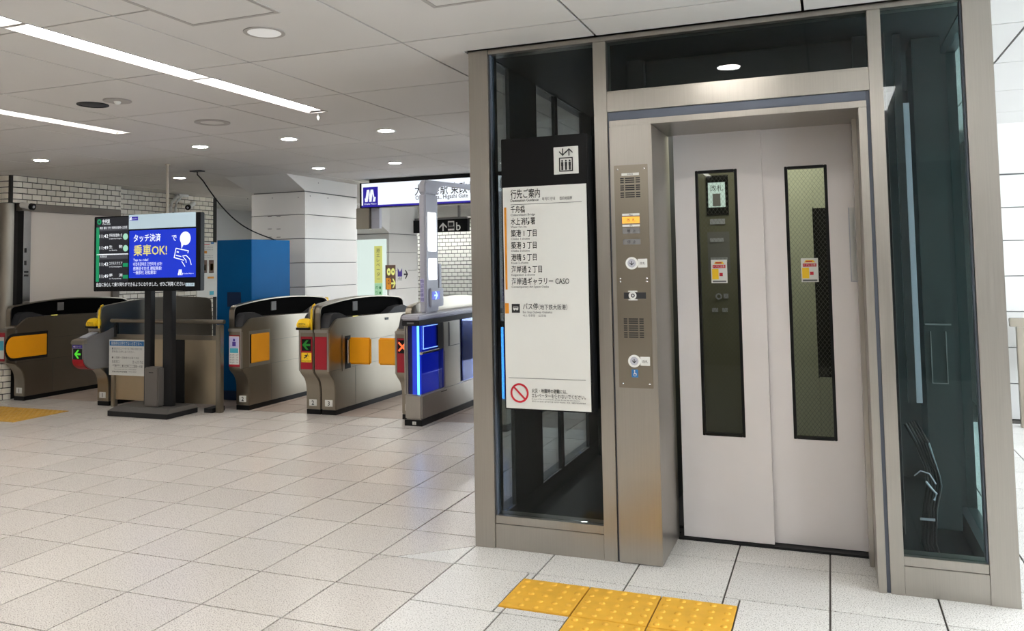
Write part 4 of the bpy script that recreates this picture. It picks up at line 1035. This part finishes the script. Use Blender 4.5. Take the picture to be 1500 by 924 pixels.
tl(w1, '時刻  種別  行先  学研奈良登美ヶ丘方面', 120, 402, 254, 20, 0)
for i, (tm, ds, en, yb) in enumerate((('11:42', '学研奈良登美ヶ丘', 'to Gakken Nara-Tomigaoka', 345), ('11:49', '生      駒', 'to Ikoma', 465), ('11:42', 'コスモスクエア', 'to Cosmosquare', 636), ('11:49', '夢      洲', 'to Yumeshima', 760))):
    tl(w1, tm, 116, 206, yb, 36); tl(w1, ds, 216, 352, yb-14, 26, .0); tl(w1, en, 216, (345, 298, 346, 340)[i], yb+14, 14, 0)
tl(w1, '弁天町方面', 122, 190, 550, 18, 0)
tl(w1, 'タッチ決済', 470, 752, 380, 62, .014); tl(w1, 'で', 868, 918, 372, 56, .014)
tl(y1_, '乗車OK!', 470, 818, 522, 90, .014)
tl(w1, 'Tap to ride!', 466, 622, 586, 26, .0); tl(w1, '비접촉결제로 간편하게 승차!', 466, 765, 634, 30, 0); tl(w1, '感應碰卡支付, 輕鬆乘車!', 466, 762, 680, 30, 0); tl(w1, '一触即付, 轻松乘车!', 466, 706, 722, 30, 0)
tl(w1, '自由に安心して乗り降りができるようになりました。ぜひご利用ください', 84, 1000, 848, 34, 0); tl(b1, '11:39', 1022, 1092, 838, 20, .004)
tl(w1, 'Osaka Metro', 985, 1094, 720, 12, 0); tl(w1, 'Osaka Metro', 458, 508, 150, 10, 0)
x, z_ = q(*z7(1008, 348)); w1.cyl((x, D-.0032, z_), 'y', .064, .001, 28).add([(x-.05, D-.003, z_-.035), (x-.02, D-.003, z_-.06), (x-.045, D-.003, z_-.098)], [(0, 1, 2)])
def stroke(mb, pts, w_):
    for (xa, ya), (xb, yb) in zip(pts[:-1], pts[1:]):
        a = Vector((*q(*z7(xa, ya)), 0)); b = Vector((*q(*z7(xb, yb)), 0)); d_ = (b-a).normalized(); n_ = Vector((-d_.y, d_.x, 0))*w_
        a = a-d_*w_*.6; b = b+d_*w_*.6
        mb.add([(p.x, D-.0032, p.y) for p in (a-n_, b-n_, b+n_, a+n_)], [(0, 1, 2, 3)])
stroke(w1, [(1035, 500), (1040, 478), (912, 452), (892, 548), (990, 575)], .0045)
stroke(w1, [(972, 588), (1004, 640)], .004); stroke(w1, [(980, 532), (1018, 526), (1055, 565), (1070, 622)], .004); stroke(w1, [(985, 540), (1015, 575), (1018, 600)], .004)
stroke(w1, [(922, 488), (938, 492)], .006); stroke(w1, [(912, 525), (965, 537)], .004)
def metro_mark(mb, c, face, s):
    """the operator's mark: a leaning double-stroke M with a foot on each side"""
    u, v, n_ = AX[face]; c = Vector(c)
    for P in ([(-.50, -.5), (-.25, -.5), (-.08, .5), (-.32, .5)], [(-.13, -.30), (-.06, -.30), (-.03, .15), (-.08, .45)], [(-.12, -.5), (.11, -.5), (.27, .5), (.03, .5)], [(.27, .5), (.20, .2), (.26, -.14), (.38, -.14)], [(.22, -.5), (.45, -.5), (.52, -.12), (.30, -.12)], [(-.54, -.20), (-.48, -.5), (-.36, -.5), (-.38, -.22)]):
        mb.add([c+u*(x*s)+v*(y*s) for x, y in P], [(0, 1, 2, 3)])
x, z_ = q(*z7(956, 702)); metro_mark(w1, (x, D-.0032, z_), '-y', .055)
x, z_ = q(*z7(442, 143)); metro_mark(w1, (x, D-.0032, z_), '-y', .03)
w1.build('lettering', E_SCRW, scrn, recalc=False); y1_.build('lettering', E_SCRY, scrn, recalc=False); b1.build('lettering', INK, scrn, recalc=False)

# ------------------------------------------------------------------ railing with steel sheets, poster on it
RY = 2.64
t = thing('railing', 'steel railing with worn metal sheets behind the digital sign', 'railing', (-4.5, RY, 0))
MB().box(-5.215, -5.165, RY, RY+.05, 0, .70).build('post', STEELH, t, bevel=.006)
MB().box(-3.885, -3.825, RY, RY+.055, 0, .84).build('post', STEELH, t, bevel=.006)
MB().tube([(-5.235, RY+.025, .868), (-3.80, RY+.025, .868)], .021, 12).build('top_rail', STEELH, t, smooth=True)
MB().box(-5.185, -5.145, RY+.005, RY+.04, .70, .85).build('bracket', BLACKM, t, bevel=.008)
MB().box(-5.164, -3.886, RY+.012, RY+.03, .690, .735).build('middle_rail', STEELH, t)
MB().box(-5.164, -4.43, RY+.018, RY+.024, .075, .689).build('sheet', STEELD, t); MB().box(-4.275, -3.886, RY+.018, RY+.024, .075, .689).build('sheet', STEELD, t)
MB().box(-4.429, -4.276, RY+.012, RY+.034, 0, .689).build('middle_post', BLACKM, t)
MB().box(-4.0, -3.9, RY-.02, RY+.15, .001, .045).build('foot', BLACKM, t)
t = thing('notice_poster', 'white notice with a blue heading hung on the left of the railing', 'poster', (-4.9, RY, .28))
a, b = on(1, RY-.006, 160, 497), on(1, RY-.006, 211, 551)
PXa, PXb, PZa, PZb = a.x, b.x, b.z, a.z
MB().box(PXa, PXb, RY-.006, RY-.002, PZa, PZb).build('sheet', PAPER, t)
MB().box(PXa+.008, PXb-.004, RY-.0075, RY-.006, PZb-.062, PZb-.014).build('heading', BLUEP, t)
wt = MB(); text(wt, '乗車券をお持ちでないお客さまへ', (PXa+.03, RY-.0085, PZb-.052), '-y', .028, PXb-PXa-.06, .004); wt.build('lettering', PAPER, t)
bt = MB()
for k, (s, z_, hh, wd) in enumerate((('■ 改札内のエレベーターをご利用のお客さまは', .10, .018, .40), ('駅係員にお申し出ください。', .13, .018, .30), ('■ 入場券・団体券のお客さまは', .19, .018, .36), ('係員窓口', .235, .026, .10), ('平日', .27, .016, .22), ('発売時間', .33, .014, .20))):
    text(bt, s, (PXa+.04, RY-.0075, PZb-z_), '-y', hh, min(wd, PXb-PXa-.06))
text(bt, 'きっぷうりば', (PXb-.15, RY-.0075, PZb-.235), '-y', .026, .14, .01); text(bt, '始発〜終電', (PXb-.13, RY-.0075, PZb-.275), '-y', .020, .11)
for k in range(4): text(bt, 'Please ask the station staff for details. ご不明な点は係員まで', (PXa+.07, RY-.0075, PZa+.10-.022*k), '-y', .010, .30)
bt.build('lettering', GREYINK, t)

# ------------------------------------------------------------------ blue cabinet behind the gate
t = thing('blue_cabinet', 'tall plain blue metal cabinet behind the gates, by the panelled column', 'cabinet', (-4.15, 3.65, 0))
bx0, bx1, by0, by1, bz = -4.44, -3.99, 3.30, 3.96, 1.685
MB().box(bx0, bx1, by0, by1, .10, bz).build('body', CAB, t, bevel=.003)
MB().box(bx0+.01, bx1-.01, by0+.01, by1-.01, 0, .10).build('plinth', CABV, t)
vn = MB()
a, b = on(1, by0, 333, 428), on(1, by0, 353, 449)
MB().box(a.x, b.x, by0-.002, by0, b.z, a.z).build('vent_plate', CABV, t)
n_ = 7
for k in range(n_):
    z_ = b.z+(a.z-b.z)*(k+.5)/n_; vn.box(a.x+.006, b.x-.006, by0-.008, by0-.002, z_-.004, z_+.003)
stuff(vn.build('vent_slats', CABV, t))

# ------------------------------------------------------------------ lit station sign over the gates
LY = 5.0
t = thing('station_sign', 'lit white station name sign with a blue emblem, hung over the gates', 'sign', (-2.0, LY, H))
MB().box(-3.72, -.3, LY, LY+.14, 2.098, 2.408).build('housing', BLACKP, t, bevel=.003)
MB().box(-3.60, -.3, LY+.03, LY+.12, 2.408, H).build('hanger', BLACKM, t)
fc = MB().box(-3.69, -.32, LY-.004, LY-.0003, 2.128, 2.398).build('lit_face', E_SIGN, t)
MB().box(-3.69, -.32, LY-.0055, LY-.004, 2.106, 2.128).build('blue_line', E_SIGNB, t)
MB().box(-3.668, -3.46, LY-.006, LY-.004, 2.120, 2.352).build('emblem', E_SIGNB, t)
tt = MB(); metro_mark(tt, (-3.565, LY-.0075, 2.245), '-y', .15); text(tt, 'Osaka Metro', (-3.565, LY-.0075, 2.135), '-y', .024, .17, align='c'); tt.build('emblem_mark', E_SCRW, t, recalc=False)
tt = MB()
x_a = on(1, LY, 608, 285).x; kx = .168
for k, ch in enumerate('大阪港駅東改札口'):
    xx = x_a+.113*k+(.025 if k > 3 else 0); text(tt, ch, (xx, LY-.006, 2.228), '-y', .105, .100, .006)
a = on(1, LY, 609, 297); b = on(1, LY, 683.5, 291); text(tt, 'Osakako Sta., Higashi Gate', (a.x, LY-.006, 2.166), '-y', .052, b.x-a.x+.02, .006)
tt.build('lettering', INK, t, recalc=False)
t = thing('conduit_box', 'two small grey metal boxes under the left end of the lit station sign', 'box', (-3.75, 5.1, 1.95))
MB().box(-3.785, -3.60, 5.02, 5.12, 1.84, 2.097).build('box', STEELH, t, bevel=.004); MB().box(-3.598, -3.48, 5.06, 5.12, 1.845, 2.097).build('box', LGREY, t, bevel=.004)

# ------------------------------------------------------------------ black platform sign far back
FY = 9.6
a, b = on(1, FY, 600, 341.5), on(1, FY, 684.5, 320)
t = thing('direction_sign', 'black hanging sign with a white arrow and letter b, far behind the lamp post', 'sign', ((a.x+b.x)/2, FY, H))
MB().box(a.x, b.x, FY, FY+.10, a.z, b.z).build('housing', BLACKP, t, bevel=.003)
MB().box(a.x+.1, b.x-.02, FY+.02, FY+.08, b.z, b.z+.035).box(a.x+.3, a.x+.34, FY+.03, FY+.07, b.z+.035, H).box(b.x-.2, b.x-.16, FY+.03, FY+.07, b.z+.035, H).build('hanger', GREYP, t)
tt = MB(); p = on(1, FY-.003, 649, 332); arrow(tt, (p.x, FY-.003, p.z), '-y', .15, 'up', .16)
p = on(1, FY-.003, 660.7, 330.5); tt.box(p.x-.062, p.x+.062, FY-.003, FY-.0005, p.z-.085, p.z+.085)
p2 = on(1, FY-.003, 671.5, 337); text(tt, 'b', (p2.x, FY-.003, p2.z), '-y', .15, bold=.01, align='c'); tt.build('mark', PAPER, t, recalc=False)
tt = MB().box(p.x-.05, p.x+.05, FY-.0045, FY-.003, p.z-.005, p.z+.06).box(p.x-.06, p.x+.06, FY-.0045, FY-.003, p.z-.055, p.z-.01); tt.build('lift_mark', INK, t)

# ------------------------------------------------------------------ boards and posters on the far column and walls
c2y = 8.7
a, b = on(1, c2y, 528, 440), on(1, c2y, 566, 350)
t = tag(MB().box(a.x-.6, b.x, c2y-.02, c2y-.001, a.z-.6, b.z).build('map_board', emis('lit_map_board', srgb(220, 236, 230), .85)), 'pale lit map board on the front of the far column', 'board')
a, b = on(1, c2y-.02, 549.5, 440), on(1, c2y-.02, 560, 360)
t = thing('vertical_sign', 'narrow yellow and green vertical sign on the pale map board', 'sign', ((a.x+b.x)/2, c2y-.02, b.z))
zz = a.z+(b.z-a.z)*.32
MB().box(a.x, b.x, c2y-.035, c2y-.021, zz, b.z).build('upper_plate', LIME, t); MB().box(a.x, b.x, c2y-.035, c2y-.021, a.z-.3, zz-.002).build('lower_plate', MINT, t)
tt = MB(); c = (a.x+b.x)/2
for k, ch in enumerate('港エレベーター'): text(tt, ch, (c, c2y-.037, b.z-.11-.082*k), '-y', .058, align='c')
tt.build('lettering', GREYINK, t)
tt = MB()
for k in range(5): text(tt, 'のりば'[k % 3], (c-.03, c2y-.037, zz-.10-.09*k), '-y', .05, align='c'); tt.box(c+.02, c+.05, c2y-.037, c2y-.0355, zz-.10-.09*k, zz-.06-.09*k)
tt.build('lettering', GREENP, t)
X2 = C2x1+.002
a, b = on(0, X2, 564.8, 424), on(0, X2, 578.5, 388)
t = thing('toilet_sign', 'brown and orange sign with two round marks on the far column side', 'sign', (X2, (a.y+b.y)/2, a.z))
MB().box(X2, X2+.012, a.y, b.y, a.z, b.z).build('plate', BROWNP, t)
zc = a.z+(b.z-a.z)*.72
mb = MB()
for k in (.28, .72): mb.cyl((X2+.012, a.y+(b.y-a.y)*k, zc), 'x', (b.y-a.y)*.19, .002, 20)
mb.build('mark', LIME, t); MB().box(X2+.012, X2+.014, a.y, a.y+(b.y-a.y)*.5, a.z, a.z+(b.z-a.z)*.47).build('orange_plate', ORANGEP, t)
tt = MB()
for k in (.28, .72): tt.cyl((X2+.0145, a.y+(b.y-a.y)*k, zc), 'x', (b.y-a.y)*.06, .001, 10)
text(tt, '出口', (X2+.0155, a.y+.05, a.z+(b.z-a.z)*.22), '+x', .10, (b.y-a.y)*.35); tt.build('lettering', INK, t, recalc=False)
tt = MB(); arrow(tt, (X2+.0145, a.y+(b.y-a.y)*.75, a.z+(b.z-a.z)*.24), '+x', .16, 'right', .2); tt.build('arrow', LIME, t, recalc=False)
a, b = on(0, X2, 581.5, 412), on(0, X2, 597, 392)
t = thing('line_sign', 'white sign with a purple M mark and a black arrow on the far column side', 'sign', (X2, (a.y+b.y)/2, a.z))
MB().box(X2, X2+.012, a.y, b.y, a.z, b.z).build('plate', PAPER, t)
W_ = b.y-a.y; tt = MB().add([(X2+.013, a.y+W_*u_, a.z+(b.z-a.z)*v_) for u_, v_ in ((.02, .35), (.02, .98), (.22, .70), (.42, .98), (.42, .35))], [(0, 1, 2), (0, 2, 4), (2, 3, 4)]); tt.build('mark', PURPLE, t, recalc=False)
tt = MB(); arrow(tt, (X2+.013, a.y+W_*.78, a.z+(b.z-a.z)*.5), '+x', W_*.40, 'right', .2); text(tt, '大阪港', (X2+.013, a.y+W_*.04, a.z+.02), '+x', .05, W_*.36); tt.build('arrow', INK, t, recalc=False)
# posters on the brick beyond the digital sign
PXW = WX2+.004
a, b = on(0, PXW, 291, 436), on(0, PXW, 318, 355)
t = thing('poster_board', 'white board of small photo posters on the brick left of the blue cabinet', 'board', (PXW, (a.y+b.y)/2, a.z))
MB().box(PXW-.004, PXW+.012, a.y-.05, b.y+.15, a.z, b.z).build('board', PAPER, t)
def pw(m, c0, c1, nm): 
    u, v = on(0, PXW+.012, *c0), on(0, PXW+.012, *c1); return MB().box(PXW+.012, PXW+.015, u.y, v.y, u.z, v.z).build(nm, m, t)
pw(BROWNP, (294, 400), (303, 381), 'photo'); pw(BROWNP, (306, 400), (313, 381), 'photo'); pw(YELLOW, (296, 396), (301, 388), 'photo_subject'); pw(YELLOW, (308, 396), (312, 386), 'photo_subject')
pw(REDP, (296, 358.6), (307, 357.8), 'heading_line'); pw(ORANGEP, (294, 371), (303, 367.5), 'heading_line'); pw(BLUEP, (309, 357), (313, 354.8), 'heading_line'); pw(TEAL, (307, 432), (313, 426), 'heading_line'); pw(ORANGEP, (304, 408), (313, 405), 'heading_line')
tt = MB()
for py in (362.5, 366, 375, 378): u = on(0, PXW+.0165, 293.5, py); v = on(0, PXW+.0165, 312, py); text(tt, '駅からのお知らせ', (PXW+.0165, u.y, u.z), '+x', .014, v.y-u.y)
tt.build('lettering', GREYINK, t, recalc=False)
# flush duct over the poster board
t = tag(MB().box(PXW-.004, PXW+.10, 5.2, 5.75, 1.66, 1.84).build('wall_cabinet', CREAMDUCT, bevel=.004), 'cream metal wall cabinet above the board of posters', 'cabinet')

# ------------------------------------------------------------------ things on the ceiling and walls
def cctv(base, tip, label, wall_x):
    base, tip = Vector(base), Vector(tip); t = thing('security_camera', label, 'camera', base, 'security cameras')
    d = (tip-base).normalized()
    MB().tube([(wall_x, base.y, base.z), tuple(base)], .014, 8).build('arm', WHITEP, t, smooth=True)
    MB().tube([tuple(base-d*.04), tuple(tip-d*.035)], .034, 14).build('body', WHITEP, t, smooth=True)
    MB().tube([tuple(tip-d*.035), tuple(tip)], .038, 14).build('front_ring', BLACKP, t, smooth=True)
    MB().tube([tuple(tip), tuple(tip+d*.004)], .015, 12).build('lens', LGREY, t, smooth=True)
cctv((WX+.06, 2.74, 2.12), (WX+.17, 2.76, 2.098), 'white bullet camera on the brown lintel at the far left', WX)
cctv(tuple(on(0, WX2+.16, 282, 299)), tuple(on(0, WX2+.24, 275, 304)), 'white bullet camera with black front beside the white conduits', WX2)
t = thing('wall_conduit', 'pair of white bent conduits on the brick wall above the digital sign', 'conduit', (WX2+.05, 4.7, 1.9))
for k, off in enumerate((0, 7)):
    pts_ = [on(0, WX2+.05, a+off*(1 if k else 0), b) for a, b in ((264, 286), (260, 287), (252, 296), (250, 303), (250, 316), (252, 350))]
    MB().tube([tuple(p) for p in pts_], .022-.006*k, 10).build('pipe', WHITEP, t, smooth=True)
p = on(0, WX2+.05, 266, 287); MB().box(WX2+.001, WX2+.085, p.y-.08, p.y+.10, p.z-.012, p.z+.04).build('pipe_bracket', WHITEP, t)
p = on(1, 2.72, 222, 238)
t = thing('floor_pole', 'slim beige pole from floor to ceiling behind the digital sign', 'pole', (-4.55, 2.72, 0))
MB().tube([(-4.565, 2.72, .004), (-4.565, 2.72, H)], .013, 10).build('pole', CREAMDUCT, t, smooth=True)
MB().cyl((-4.565, 2.72, H-.012), 'z', .026, .012, 14).build('flange', CREAMDUCT, t); MB().cyl((-4.565, 2.72, .001), 'z', .03, .01, 14).build('flange', CREAMDUCT, t)
p = on(2, H, 289, 250); t = thing('hanging_cable', 'thin black cable drooping from the ceiling to the blue cabinet', 'cable', (p.x, p.y, H))
MB().box(p.x-.07, p.x+.07, p.y-.04, p.y+.04, H-.012, H).build('ceiling_plate', CHARC, t)
q0 = Vector((p.x, p.y, H-.012)); q1 = Vector((-4.16, 3.93, 1.692))
pts = []
for i in range(15):
    s_ = i/14; pnt = q0.lerp(q1, s_); pnt.z -= .20*math.sin(math.pi*s_)**1.0*(1-.35*s_); pts.append(tuple(pnt))
MB().tube([tuple(q0), (q0.x, q0.y, q0.z-.03)]+pts[1:], .007, 8).build('cable', BLACKM, t, smooth=True)
# hand rail at the right edge
t = thing('barrier', 'low white barrier with grey steel frame past the right edge of the lift', 'barrier', (3.3, 3.9, 0))
MB().box(3.0, 3.62, 3.88, 3.93, .80, .87).build('top_rail', STEELH, t, bevel=.005); MB().box(3.045, 3.10, 3.88, 3.93, 0, .80).build('post', STEELH, t, bevel=.004); MB().box(3.56, 3.62, 3.88, 3.93, 0, .80).build('post', STEELH, t, bevel=.004)
MB().box(3.101, 3.559, 3.895, 3.915, .42, .799).build('panel', WHITEP, t); MB().box(3.101, 3.559, 3.89, 3.92, .26, .30).build('lower_rail', STEELH, t)
